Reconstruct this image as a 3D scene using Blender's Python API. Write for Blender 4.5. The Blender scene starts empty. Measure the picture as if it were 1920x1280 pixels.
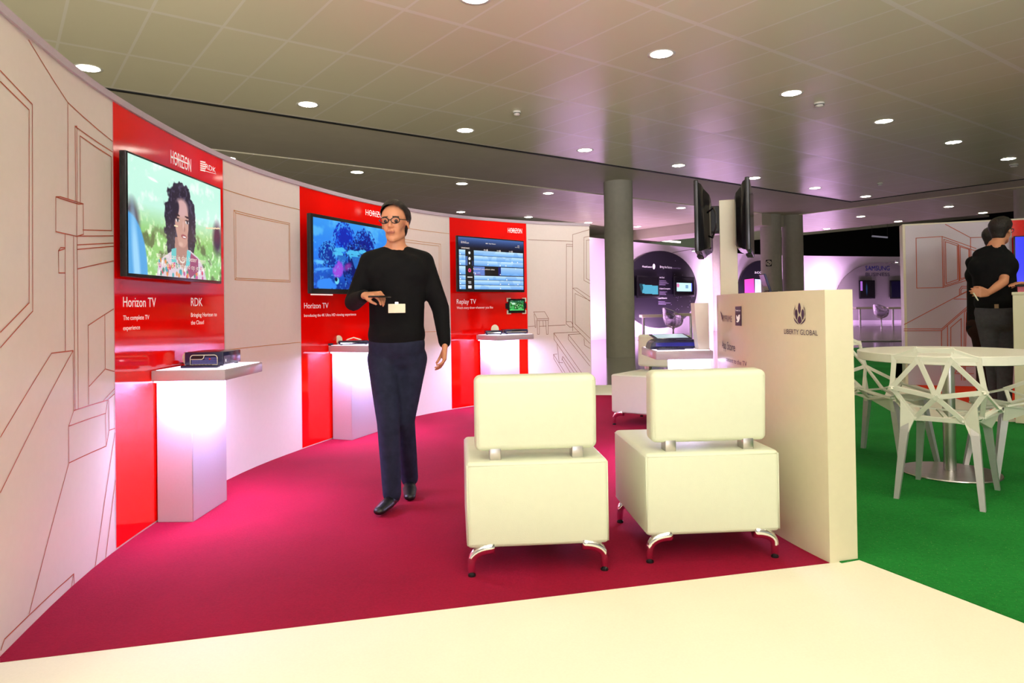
import bpy, bmesh, math, random
import numpy as np
from mathutils import Vector, Matrix, Quaternion
random.seed(7); RNG=np.random.RandomState(7)
SC=bpy.context.scene; COL=SC.collection
# ------------------------------------------------------------------ camera, world, exposure
F,CY,PT,RL,H=1308.2,560.8,.0114,-.0146,1.12      # focal length and principal row in pixels of a 1920x1280 frame
cp,sp,cr,sr=math.cos(PT),math.sin(PT),math.cos(RL),math.sin(RL)
FW=np.array([0,cp,sp]); _u=np.array([0,-sp,cp]); _r=np.array([1.,0,0])
CR=cr*_r+sr*_u; CU=-sr*_r+cr*_u
cam=bpy.data.cameras.new('camera'); co=bpy.data.objects.new('camera',cam); COL.objects.link(co); SC.camera=co
cam.sensor_width=36; cam.sensor_fit='HORIZONTAL'; cam.lens=F/1920*36; cam.shift_y=-(640-CY)/1920; cam.clip_start=.05; cam.clip_end=200
co.matrix_world=Matrix(((CR[0],CU[0],-FW[0],0),(CR[1],CU[1],-FW[1],0),(CR[2],CU[2],-FW[2],H),(0,0,0,1)))
SC.view_settings.view_transform='Standard'; SC.view_settings.look='None'; SC.view_settings.gamma=1
SC.view_settings.use_curve_mapping=False; SC.view_settings.exposure=0.08
wo=bpy.data.worlds.new('world'); SC.world=wo; wo.use_nodes=True
wo.node_tree.nodes['Background'].inputs[0].default_value=(.86,.80,.70,1); wo.node_tree.nodes['Background'].inputs[1].default_value=.55
WARM=(.99,.95,.66); LILAC=(.62,.55,1.0); PINK=(1.0,.50,.98)
SPOT_W=72; ZC=3.83
ER=np.array([.8034,.5954]); EB=np.array([-.5954,.8034])        # the hall's own two directions (ceiling tile rows)
def ab(a,b): p=ER*a+EB*b; return float(p[0]),float(p[1])
def light(kind,name,loc,energy,color,target=None,**k):
    d=bpy.data.lights.new(name,kind); d.energy=energy; d.color=color
    for a,v in k.items(): setattr(d,a,v)
    o=bpy.data.objects.new(name,d); COL.objects.link(o); o.location=loc
    t=Vector(target) if target is not None else Vector(loc)+Vector((0,0,-1))
    o.rotation_euler=(t-Vector(loc)).to_track_quat('-Z','Y').to_euler()
    return o
# unseen lamps behind the camera: an added ceiling fill, then the frontal light
light('AREA','rear_fill',(.5,-6.0,.8),800,(.95,.89,1.0),(.5,-2.2,4.2),shape='RECTANGLE',size=9,size_y=1.8,spread=math.radians(88))
light('AREA','rear_fill',(.9,-5.5,3.1),110,(.98,.97,.82),(.7,4,.9),shape='RECTANGLE',size=7,size_y=2.2)
# accent spots of the stand, aimed at the print wall
for _l,_t,_e in (((1.6,6.2,3.75),(.55,8.45,1.5),130),((-.2,5.2,3.75),(-1.2,6.8,1.6),70),((.2,4.2,3.75),(-1.85,5.1,1.8),60)):
    light('SPOT','accent_light',_l,_e,(1,.93,.78),_t,spot_size=math.radians(48),spot_blend=.5,shadow_soft_size=.06)
# ------------------------------------------------------------------ pixel <-> place
def ray(x,y): return FW+(x-960)/F*CR-(y-CY)/F*CU
def fl(x,y,z=0):
    d=ray(x,y); t=(z-H)/d[2]; return (float(d[0]*t),float(d[1]*t))
def atY(x,y,Y):
    d=ray(x,y); t=Y/d[1]; return Vector((float(d[0]*t),float(Y),float(H+d[2]*t)))
# ------------------------------------------------------------------ materials
def lin(c): return tuple((v/12.92 if v<=.04045 else ((v+.055)/1.055)**2.4) for v in c)
def hx(s): return lin(tuple(int(s[i:i+2],16)/255 for i in (0,2,4)))
MATS={}
def mat(name,color,rough=.5,metal=0,emit=None,es=0,noise=.04,nscale=30,bump=0,bscale=60,spec=.5,trans=0,coat=0,ior=1.45,sheen=0):
    if name in MATS: return MATS[name]
    m=bpy.data.materials.new(name); m.use_nodes=True; nt=m.node_tree; b=nt.nodes['Principled BSDF']
    b.inputs['Roughness'].default_value=rough; b.inputs['Metallic'].default_value=metal
    b.inputs['Specular IOR Level'].default_value=spec; b.inputs['IOR'].default_value=ior
    b.inputs['Transmission Weight'].default_value=trans; b.inputs['Coat Weight'].default_value=coat
    if sheen: b.inputs['Sheen Weight'].default_value=sheen
    tc=nt.nodes.new('ShaderNodeTexCoord')
    if noise:
        n=nt.nodes.new('ShaderNodeTexNoise'); n.inputs['Scale'].default_value=nscale; n.inputs['Detail'].default_value=4
        nt.links.new(tc.outputs['Object'],n.inputs['Vector'])
        mx=nt.nodes.new('ShaderNodeMix'); mx.data_type='RGBA'
        mx.inputs[6].default_value=(*[max(0,c*(1-noise*2)) for c in color],1); mx.inputs[7].default_value=(*[min(1,c*(1+noise*2)) for c in color],1)
        nt.links.new(n.outputs['Fac'],mx.inputs[0]); nt.links.new(mx.outputs[2],b.inputs['Base Color'])
    else: b.inputs['Base Color'].default_value=(*color,1)
    if bump:
        n2=nt.nodes.new('ShaderNodeTexNoise'); n2.inputs['Scale'].default_value=bscale; n2.inputs['Detail'].default_value=3
        nt.links.new(tc.outputs['Object'],n2.inputs['Vector'])
        bp=nt.nodes.new('ShaderNodeBump'); bp.inputs['Strength'].default_value=bump; bp.inputs['Distance'].default_value=.01
        nt.links.new(n2.outputs['Fac'],bp.inputs['Height']); nt.links.new(bp.outputs[0],b.inputs['Normal'])
    if emit is not None:
        b.inputs['Emission Color'].default_value=(*emit,1); b.inputs['Emission Strength'].default_value=es
    MATS[name]=m; return m
M=dict(
 white=mat('white_laminate',hx('E6DEDC'),.33,spec=.45,noise=.015),
 wprint=mat('white_print',hx('BDB3C2'),.17,spec=.6,noise=.02,nscale=90),
 cream=mat('cream_panel',hx('D8D2B6'),.28,spec=.5,noise=.015),
 red=mat('red_gloss',hx('F80A04'),.07,spec=.55,noise=.01),
 leather=mat('white_leather',hx('D6DCC6'),.42,spec=.4,noise=.015,bump=.06,bscale=220),
 chrome=mat('chrome',(.85,.85,.87),.06,1,noise=0),
 steel=mat('brushed_steel',(.55,.53,.52),.28,1,noise=.08,nscale=14),
 black=mat('black_plastic',(.012,.012,.014),.22,noise=.05),
 blackm=mat('black_matte',(.012,.012,.013),.6,noise=.05),
 navy=mat('dark_device',(.02,.02,.06),.18,noise=.05),
 gold=mat('gold_print_line',hx('C88A3C'),.45,noise=.03),
 rline=mat('red_print_line',hx('B8502C'),.45,noise=.03),
 brline=mat('brown_print_line',hx('8A5A48'),.5,noise=.03),
 lettw=mat('white_lettering',hx('FFFFFF'),.5,noise=.01,emit=(1,1,1),es=.25),
 lettd=mat('plum_lettering',hx('45304A'),.5,noise=.02),
 lettb=mat('blue_lettering',hx('1E2580'),.5,noise=.02),
 lettg=mat('grey_lettering',hx('77707E'),.5,noise=.02),
 conc=mat('column_concrete',hx('ABA898'),.7,noise=.06,nscale=9,bump=.05,bscale=40),
 beam=mat('beam_plaster',hx('C2BBA8'),.65,noise=.04,nscale=3),
 hallwall=mat('hall_wall_paint',hx('E6DCE6'),.55,noise=.02),
 dark=mat('black_void',(.004,.004,.004),.95,spec=.1,noise=.1),  # black surfaces stand in for the unlit void beyond the ceilings
 plum=mat('plum_disc',hx('15121E'),.5,noise=.04,nscale=3),
 grey=mat('grey_disc',hx('807C7A'),.5,noise=.03,nscale=3),
 powder=mat('white_powder_coat',hx('E4E2D6'),.38,noise=.02),
 alu=mat('satin_aluminium',hx('C4C2C6'),.38,.6,noise=.04),
 led=mat('led_strip',(1,1,1),.5,emit=(.76,.70,1.0),es=9,noise=0),
 glow=mat('lit_acrylic_top',(.9,.88,.95),.4,emit=(.86,.78,1.0),es=1.1,noise=0),
 lamp=mat('downlight_reflector',(1,1,1),.3,emit=(1,.93,.80),es=14,noise=0),
 tube=mat('fluorescent_tube',(1,1,1),.3,emit=(1,.97,.85),es=3,noise=0),
 skin=mat('skin',hx('C98A68'),.5,noise=.05,nscale=18),
 hair=mat('dark_hair',hx('1D1512'),.55,noise=.2,nscale=120,bump=.5,bscale=150),
 tshirt=mat('black_cotton',hx('0D0D0F'),.85,noise=.15,nscale=40,bump=.25,bscale=14,spec=.2),
 jeans=mat('dark_denim',hx('23273C'),.85,noise=.25,nscale=25,bump=.3,bscale=16,spec=.2),
 trous=mat('charcoal_trousers',hx('45454A'),.85,noise=.15,nscale=30,bump=.25,bscale=16,spec=.2),
 brown=mat('dark_brown_cloth',hx('2A1712'),.85,noise=.15,nscale=30,spec=.2),
 shoe=mat('black_shoe',hx('101012'),.4,noise=.05),
 paper=mat('white_card',hx('E8E4CC'),.6,noise=.03),
 glass=mat('clear_plastic',(.95,.93,.97),.05,trans=1,noise=0,ior=1.2),
)
# ------------------------------------------------------------------ mesh helpers
def obj(name,bm,m,parent=None,smooth=False,mats=None):
    me=bpy.data.meshes.new(name)
    if isinstance(bm,bmesh.types.BMesh): bm.to_mesh(me); bm.free()
    else: bpy.data.meshes.remove(me); me=bm; me.name=name
    me.materials.clear()
    for x in (mats or [m]): me.materials.append(x)
    o=bpy.data.objects.new(name,me); COL.objects.link(o)
    if smooth:
        for p in me.polygons: p.use_smooth=True
        if smooth!='all':
            try: me.set_sharp_from_angle(angle=math.radians(40))
            except Exception: pass
    if parent is not None: o.parent=parent
    return o
def thing(name,label,cat,loc=(0,0,0),rz=0,group=None):
    o=bpy.data.objects.new(name,None); COL.objects.link(o); o.location=loc; o.rotation_euler=(0,0,rz); o.empty_display_size=.1
    return tag(o,label,cat,group)
def tag(o,label,cat,group=None,kind=None):
    o['label']=label; o['category']=cat
    if group: o['group']=group
    if kind: o['kind']=kind
    return o
def struct(o): o['kind']='structure'; return o
def copy_tree(o,parent=None):
    c=o.copy(); COL.objects.link(c)
    if parent is not None: c.parent=parent
    for ch in list(o.children): copy_tree(ch,c)
    return c
def box(bm,x0,x1,y0,y1,z0,z1,bev=0,seg=3,M4=None):
    t=bmesh.new(); bmesh.ops.create_cube(t,size=1)
    for v in t.verts: v.co=Vector(((x0+x1)/2+v.co.x*(x1-x0),(y0+y1)/2+v.co.y*(y1-y0),(z0+z1)/2+v.co.z*(z1-z0)))
    if bev: bmesh.ops.bevel(t,geom=list(t.edges),offset=bev,segments=seg,profile=.5,affect='EDGES')
    if M4 is not None: bmesh.ops.transform(t,matrix=M4,verts=t.verts)
    merge(bm,t); return bm
def merge(bm,t):
    me=bpy.data.meshes.new('t'); t.to_mesh(me); t.free(); bm.from_mesh(me); bpy.data.meshes.remove(me)
def BX(*a,**k): return box(bmesh.new(),*a,**k)
def prism(pts,z0,z1,bm=None):
    bm=bm or bmesh.new()
    lo=[bm.verts.new((p[0],p[1],z0)) for p in pts]; hi=[bm.verts.new((p[0],p[1],z1)) for p in pts]
    n=len(pts)
    f1=bm.faces.new(hi); f2=bm.faces.new(lo[::-1])
    for i in range(n): bm.faces.new((lo[i],lo[(i+1)%n],hi[(i+1)%n],hi[i]))
    bmesh.ops.triangulate(bm,faces=[f1,f2]) if n>4 else None
    bmesh.ops.recalc_face_normals(bm,faces=bm.faces)
    return bm
def cyl(bm,c,r,z0,z1,n=32,r1=None,bev=0):
    r1=r if r1 is None else r1
    prof=[(0,z0),(r,z0),(r1,z1),(0,z1)]
    if bev: prof=[(0,z0),(r-bev,z0),(r,z0+bev),(r1,z1-bev),(r1-bev,z1),(0,z1)]
    return lathe(bm,c,prof,n)
def lathe(bm,c,prof,n=32):
    rings=[]
    for (r,z) in prof:
        if r<1e-6: rings.append([bm.verts.new((c[0],c[1],z))])
        else: rings.append([bm.verts.new((c[0]+r*math.cos(2*math.pi*k/n),c[1]+r*math.sin(2*math.pi*k/n),z)) for k in range(n)])
    for a,b in zip(rings,rings[1:]):
        for k in range(n):
            k2=(k+1)%n
            if len(a)==1 and len(b)==1: continue
            if len(a)==1: bm.faces.new((a[0],b[k2],b[k]))
            elif len(b)==1: bm.faces.new((a[k],a[k2],b[0]))
            else: bm.faces.new((a[k],a[k2],b[k2],b[k]))
    bmesh.ops.recalc_face_normals(bm,faces=bm.faces)
    return bm
def tube(bm,pts,rad,n=8,flat=None,caps=True):
    pts=[Vector(p) for p in pts]; rads=rad if isinstance(rad,(list,tuple)) else [rad]*len(pts)
    rings=[]; up=None
    for i,p in enumerate(pts):
        d=((pts[min(i+1,len(pts)-1)]-pts[max(i-1,0)])).normalized()
        if up is None:
            up=Vector((0,0,1)) if abs(d.z)<.9 else Vector((1,0,0))
        s=d.cross(up).normalized(); up=s.cross(d).normalized()
        fx,fy=flat or (1,1)
        rings.append([bm.verts.new(p+s*rads[i]*fx*math.cos(2*math.pi*k/n+math.pi/n)+up*rads[i]*fy*math.sin(2*math.pi*k/n+math.pi/n)) for k in range(n)])
    for a,b in zip(rings,rings[1:]):
        for k in range(n): bm.faces.new((a[k],a[(k+1)%n],b[(k+1)%n],b[k]))
    if caps: bm.faces.new(rings[0][::-1]); bm.faces.new(rings[-1])
    bmesh.ops.recalc_face_normals(bm,faces=bm.faces)
    return bm
def text_mesh(s,align='LEFT'):
    c=bpy.data.curves.new('t','FONT'); c.body=s; c.size=1; c.align_x=align; c.resolution_u=3
    o=bpy.data.objects.new('t',c); COL.objects.link(o)
    dg=bpy.context.evaluated_depsgraph_get(); me=bpy.data.meshes.new_from_object(o.evaluated_get(dg))
    bpy.data.objects.remove(o); bpy.data.curves.remove(c)
    return me
def text_fit(s,x0,y0,w,h,fn,bold=0):
    """letters as flat geometry: capital height h, whole width w, mapped by fn(x,y)->Vector"""
    me=text_mesh(s); xs=[v.co.x for v in me.vertices]; a,b=min(xs),max(xs); capH=.729 
    for v in me.vertices:
        v.co=fn(x0+(v.co.x-a)/(b-a)*w, y0+v.co.y/capH*h)
    bm=bmesh.new(); bm.from_mesh(me); bpy.data.meshes.remove(me); return bm
class Surf:
    """vertical surface over a ground polyline; s runs rightwards as seen from its front"""
    def __init__(self,pts,n=0):
        P=[np.array(p,float) for p in pts]
        if n:
            Q=[]; E=[2*P[0]-P[1]]+P+[2*P[-1]-P[-2]]
            for i in range(1,len(E)-2):
                for k in range(n):
                    t=k/n; p0,p1,p2,p3=E[i-1:i+3]
                    Q.append(.5*((2*p1)+(-p0+p2)*t+(2*p0-5*p1+4*p2-p3)*t*t+(-p0+3*p1-3*p2+p3)*t**3))
            Q.append(P[-1]); P=Q
        self.P=P; self.S=np.concatenate([[0],np.cumsum([np.linalg.norm(b-a) for a,b in zip(P,P[1:])])])
    def xy(self,s,off=0):
        i=int(np.clip(np.searchsorted(self.S,s)-1,0,len(self.P)-2))
        a,b=self.P[i],self.P[i+1]; t=(s-self.S[i])/(self.S[i+1]-self.S[i])
        def tg(j):
            j0=max(j-1,0); j1=min(j+1,len(self.P)-1); d=self.P[j1]-self.P[j0]; return d/np.linalg.norm(d)
        d=tg(i)*(1-t)+tg(i+1)*t; d/=np.linalg.norm(d)
        p=a+(b-a)*t+np.array([d[1],-d[0]])*off
        return p,d
    def pos(self,s,z,off=0):
        p,_=self.xy(s,off); return Vector((float(p[0]),float(p[1]),z))
    def hit(self,x,y):
        d=ray(x,y)
        best=None
        for i,(a,b) in enumerate(zip(self.P,self.P[1:])):
            e=b-a; A=np.array([[d[0],-e[0]],[d[1],-e[1]]]); det=np.linalg.det(A)
            if abs(det)<1e-9: continue
            t,u=np.linalg.solve(A,a)
            lo=-.001 if i>0 else -3; hi=1.001 if i<len(self.P)-2 else 4
            if t>0 and lo<=u<=hi and (best is None or t<best[0]): best=(t,self.S[i]+u*(self.S[i+1]-self.S[i]))
        if best is None: raise ValueError('miss %s %s'%(x,y))
        return float(best[1]),float(H+d[2]*best[0])
    def slab(self,s0,s1,z0,z1,o0,o1,step=.06):
        n=max(1,int(round((s1-s0)/step))); bm=bmesh.new(); R=[]
        for k in range(n+1):
            s=s0+(s1-s0)*k/n
            R.append([bm.verts.new(self.pos(s,z,o)) for z,o in ((z0,o0),(z1,o0),(z1,o1),(z0,o1))])
        for a,b in zip(R,R[1:]):
            for k in range(4): bm.faces.new((a[k],a[(k+1)%4],b[(k+1)%4],b[k]))
        bm.faces.new(R[0]); bm.faces.new(R[-1][::-1]); bmesh.ops.recalc_face_normals(bm,faces=bm.faces); return bm
    def lines(self,polys,w,off=.002,px=True,bm=None):
        bm=bm or bmesh.new()
        for pl in polys:
            q=[self.hit(*p) if px else p for p in pl]
            for (s0,z0),(s1,z1) in zip(q,q[1:]):
                L=math.hypot(s1-s0,z1-z0)
                if L<1e-4: continue
                ds,dz=(s1-s0)/L,(z1-z0)/L; n=max(1,int(L/.12)); pr=None
                for k in range(n+1):
                    t=(-w/2+(L+w)*k/n); s=s0+ds*t; z=z0+dz*t
                    r=(bm.verts.new(self.pos(s-dz*w/2,z+ds*w/2,off)),bm.verts.new(self.pos(s+dz*w/2,z-ds*w/2,off)))
                    if pr: bm.faces.new((pr[0],pr[1],r[1],r[0]))
                    pr=r
        return bm
    def poly(self,pts,off=.002,px=True,bm=None):
        bm=bm or bmesh.new(); q=[self.hit(*p) if px else p for p in pts]
        f=bm.faces.new([bm.verts.new(self.pos(s,z,off)) for s,z in q]); bmesh.ops.triangulate(bm,faces=[f]); return bm
    def text(self,s,x0,y0,x1,y1,hpx,off=.002):
        """text whose baseline runs from pixel (x0,y0) to (x1,y1), capitals hpx tall at the start"""
        a,b=self.hit(x0,y0),self.hit(x1,y1); h=self.hit(x0,y0-hpx)[1]-a[1]; w=b[0]-a[0]; sl=(b[1]-a[1])/w
        return text_fit(s,a[0],a[1],w,h,lambda x,y:self.pos(x,y+0*sl,off))
    def textm(self,s,sc,z,w,h,off=.002): return text_fit(s,sc-w/2,z,w,h,lambda x,y:self.pos(x,y,off))
def disc(fn,cx,cz,rx,rz,n=48,bm=None):
    bm=bm or bmesh.new(); f=bm.faces.new([bm.verts.new(fn(cx+rx*math.cos(2*math.pi*k/n),cz+rz*math.sin(2*math.pi*k/n))) for k in range(n)])
    bmesh.ops.triangulate(bm,faces=[f]); return bm
# picture on a lit screen: painted in numpy, stored as a colour per cell of a fine grid
def screen(name,img,fn,parent,strength=1.0):
    h,w,_=img.shape; bm=bmesh.new()
    V=[[bm.verts.new(fn(i/w,j/h)) for i in range(w+1)] for j in range(h+1)]
    for j in range(h):
        for i in range(w): bm.faces.new((V[j][i],V[j][i+1],V[j+1][i+1],V[j+1][i]))
    me=bpy.data.meshes.new(name); bm.to_mesh(me); bm.free()
    at=me.color_attributes.new('picture','FLOAT_COLOR','CORNER')
    c=np.ones((h*w,4,4),np.float32); im=img[::-1].reshape(h*w,3); c[:,:,:3]=(np.clip(im,0,1)**2.2)[:,None,:]
    at.data.foreach_set('color',c.ravel())
    k='screen_%g'%strength
    if k not in MATS:
        m=bpy.data.materials.new('lit_screen'); m.use_nodes=True; b=m.node_tree.nodes['Principled BSDF']
        v=m.node_tree.nodes.new('ShaderNodeVertexColor'); v.layer_name='picture'
        b.inputs['Base Color'].default_value=(.01,.01,.01,1); b.inputs['Roughness'].default_value=.15
        m.node_tree.links.new(v.outputs[0],b.inputs['Emission Color']); b.inputs['Emission Strength'].default_value=strength; MATS[k]=m
    return obj(name,me,MATS[k],parent)
def fbm(h,w,sc,oct=4,seed=0):
    r=np.random.RandomState(seed); out=np.zeros((h,w)); amp=1;tot=0
    for o in range(oct):
        gh,gw=int(h/sc*2**o)+2,int(w/sc*2**o)+2; g=r.rand(gh,gw)
        y=np.linspace(0,gh-1.001,h); x=np.linspace(0,gw-1.001,w); yi=y.astype(int); xi=x.astype(int); fy=(y-yi)[:,None]; fx=(x-xi)[None]
        fy=fy*fy*(3-2*fy); fx=fx*fx*(3-2*fx)
        a=g[yi][:,xi]; b=g[yi][:,xi+1]; c=g[yi+1][:,xi]; d=g[yi+1][:,xi+1]
        out+=amp*((a*(1-fx)+b*fx)*(1-fy)+(c*(1-fx)+d*fx)*fy); tot+=amp; amp*=.55
    return out/tot
class Pic:
    def __init__(s,w,h,c=(0,0,0)):
        s.w,s.h=w,h; s.a=np.ones((h,w,3))*np.array(c); s.Y,s.X=np.mgrid[0:h,0:w]; s.X=(s.X+.5)/w; s.Y=(s.Y+.5)/h
    def put(s,m,c):
        m=np.clip(m,0,1)[...,None]; s.a=s.a*(1-m)+(np.array(c) if not callable(c) else c)*m
    def ell(s,cx,cy,rx,ry,c,rot=0,soft=.08,jit=0,seed=1):
        asp=s.w/s.h; dx=(s.X-cx)*asp; dy=s.Y-cy; k,l=math.cos(rot),math.sin(rot)
        u=(dx*k+dy*l)/rx; v=(-dx*l+dy*k)/ry; d=np.sqrt(u*u+v*v)
        if jit: d=d+(fbm(s.h,s.w,7,2,seed)-.5)*jit
        s.put((1-d)/soft+.5,c)
    def rect(s,x0,y0,x1,y1,c): s.put(((s.X>=x0)&(s.X<=x1)&(s.Y>=y0)&(s.Y<=y1))*1.,c)
    def poly(s,pts,c):
        ins=np.zeros(s.X.shape,bool); n=len(pts)
        for i in range(n):
            (x0,y0),(x1,y1)=pts[i],pts[(i+1)%n]
            cond=((y0>s.Y)!=(y1>s.Y)); xx=(x1-x0)*(s.Y-y0)/((y1-y0) or 1e-9)+x0; ins^=cond&(s.X<xx)
        s.put(ins*1.,c)
# ------------------------------------------------------------------ hall: floor, ceiling, beams, columns
def node_mat(name,fn):
    m=bpy.data.materials.new(name); m.use_nodes=True; fn(m.node_tree,m.node_tree.nodes['Principled BSDF']); return m
def _hallfloor(nt,b):
    b.inputs['Roughness'].default_value=.12; b.inputs['Specular IOR Level'].default_value=.6
    tc=nt.nodes.new('ShaderNodeTexCoord'); n=nt.nodes.new('ShaderNodeTexNoise'); n.inputs['Scale'].default_value=3; n.inputs['Detail'].default_value=6
    r=nt.nodes.new('ShaderNodeValToRGB'); r.color_ramp.elements[0].color=(*hx('6E6C66'),1); r.color_ramp.elements[1].color=(*hx('8A8782'),1)
    nt.links.new(tc.outputs['Object'],n.inputs['Vector']); nt.links.new(n.outputs['Fac'],r.inputs[0]); nt.links.new(r.outputs[0],b.inputs['Base Color'])
def carpet(name,c0,c1,scale,bump,rough=.95,sheen=0,flecks=None):
    def f(nt,b):
        b.inputs['Roughness'].default_value=rough; b.inputs['Specular IOR Level'].default_value=.15; b.inputs['Sheen Weight'].default_value=sheen
        tc=nt.nodes.new('ShaderNodeTexCoord'); n=nt.nodes.new('ShaderNodeTexNoise'); n.inputs['Scale'].default_value=scale; n.inputs['Detail'].default_value=6; n.inputs['Roughness'].default_value=.7
        n2=nt.nodes.new('ShaderNodeTexNoise'); n2.inputs['Scale'].default_value=1.6; n2.inputs['Detail'].default_value=3
        ad=nt.nodes.new('ShaderNodeMath'); ad.operation='MULTIPLY_ADD'; ad.inputs[1].default_value=.45
        nt.links.new(tc.outputs['Object'],n.inputs['Vector']); nt.links.new(tc.outputs['Object'],n2.inputs['Vector'])
        mu=nt.nodes.new('ShaderNodeMath'); mu.operation='MULTIPLY'; mu.inputs[1].default_value=.6
        nt.links.new(n.outputs['Fac'],mu.inputs[0]); nt.links.new(n2.outputs['Fac'],ad.inputs[0]); nt.links.new(mu.outputs[0],ad.inputs[2])
        r=nt.nodes.new('ShaderNodeValToRGB'); r.color_ramp.elements[0].position=.3; r.color_ramp.elements[1].position=.7
        r.color_ramp.elements[0].color=(*c0,1); r.color_ramp.elements[1].color=(*c1,1)
        nt.links.new(ad.outputs[0],r.inputs[0]); out=r.outputs[0]
        if flecks:
            vo=nt.nodes.new('ShaderNodeTexNoise'); vo.inputs['Scale'].default_value=210; nt.links.new(tc.outputs['Object'],vo.inputs['Vector'])
            th=nt.nodes.new('ShaderNodeMath'); th.operation='GREATER_THAN'; th.inputs[1].default_value=.735; nt.links.new(vo.outputs['Fac'],th.inputs[0])
            mx=nt.nodes.new('ShaderNodeMix'); mx.data_type='RGBA'; mx.inputs[7].default_value=(*flecks,1); nt.links.new(th.outputs[0],mx.inputs[0]); nt.links.new(out,mx.inputs[6]); out=mx.outputs[2]
        nt.links.new(out,b.inputs['Base Color'])
        bp=nt.nodes.new('ShaderNodeBump'); bp.inputs['Strength'].default_value=bump; bp.inputs['Distance'].default_value=.01
        nt.links.new(n.outputs['Fac'],bp.inputs['Height']); nt.links.new(bp.outputs[0],b.inputs['Normal'])
    return node_mat(name,f)
mfloor=node_mat('polished_grey_floor',_hallfloor)
mcrim=carpet('crimson_carpet',hx('7A0524'),hx('960B32'),110,.35)
mgreen=carpet('green_turf',hx('0A611D'),hx('228C38'),75,.9,flecks=hx('A8C878'))
mred=carpet('orange_red_carpet',hx('D8300E'),hx('E8401A'),90,.3)
mwhitef=carpet('white_carpet',hx('DDD9C6'),hx('E6E2D0'),120,.08,rough=.6)
struct(obj('floor',prism([(-14,-9),(30,-9),(30,42),(-14,42)],-.1,0),mfloor))
W_=[(-6,-6),(8,-6),(8,6.1),(4.653,6.376),(3.83,6.63),(3.2,8.6),(2.6,9.6),(1.25,9.87),(.8,9.8),(-6,9.8)]
struct(obj('floor',prism([(-6,-6),(7.5,-6),(7.5,6.376),(3.83,6.6),(2.2,9.87),(-6,9.87)],.0,.002),mwhitef))
# arc of the low partition, far end first so that s runs rightwards
PC,PR_=(3.98,3.8),2.75
def arc(a): return (PC[0]+PR_*math.cos(math.radians(a)),PC[1]+PR_*math.sin(math.radians(a)))
PAN=Surf([arc(a) for a in np.linspace(142,196.8,60)])
# curved exhibition wall
WALLP=[(-1.50,1.7),(-1.689,2.291),(-1.883,3.31),(-1.905,4.61),(-1.706,5.63),(-1.30,6.73),(-.679,7.7),(.193,8.4),(.985,8.77)]
WAL=Surf(WALLP,12)
cr_poly=[tuple(WAL.xy(s,.0)[0]) for s in np.linspace(.62,WAL.S[-1],40)]
cr_poly+=[(1.216,8.737),(2.5,6.3)]+[tuple(PAN.xy(s,-.02)[0]) for s in np.linspace(0,PAN.S[-1],30)]
cr_poly+=[(1.353,3.01),(-1.663,2.256)]
struct(obj('floor',prism([tuple(map(float,p)) for p in cr_poly],.0,.004),mcrim))
gp=[arc(a) for a in np.linspace(142,196.8,20)]
gp=[(p[0]+.05,p[1]) for p in gp]
g1=[(1.49,3.04),(1.754,2.426),(3.35,-1.5),(7.2,-1.5),(7.2,6.3),(4.653,6.376),(3.829,6.62),(4.35,8.2),(5.0,9.3),(5.634,10.354),(9.2,16.9),(9.2,17.1),(6.5,17.1),(2.2,7.2)]
struct(obj('floor',prism(g1+[(float(p[0]),float(p[1])) for p in gp],.0,.006),mgreen))
struct(obj('floor',prism([(3.829,6.60),(4.66,6.36),(7.2,6.2),(7.2,9.3),(5.487,9.85),(5.634,10.354),(5.0,9.3),(4.35,8.2)],.0,.008),mwhitef))
struct(obj('floor',prism([(5.47,9.8),(5.026,7.914),(4.68,6.50),(7.2,5.9),(7.2,9.0)],.0,.010),mred))
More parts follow.
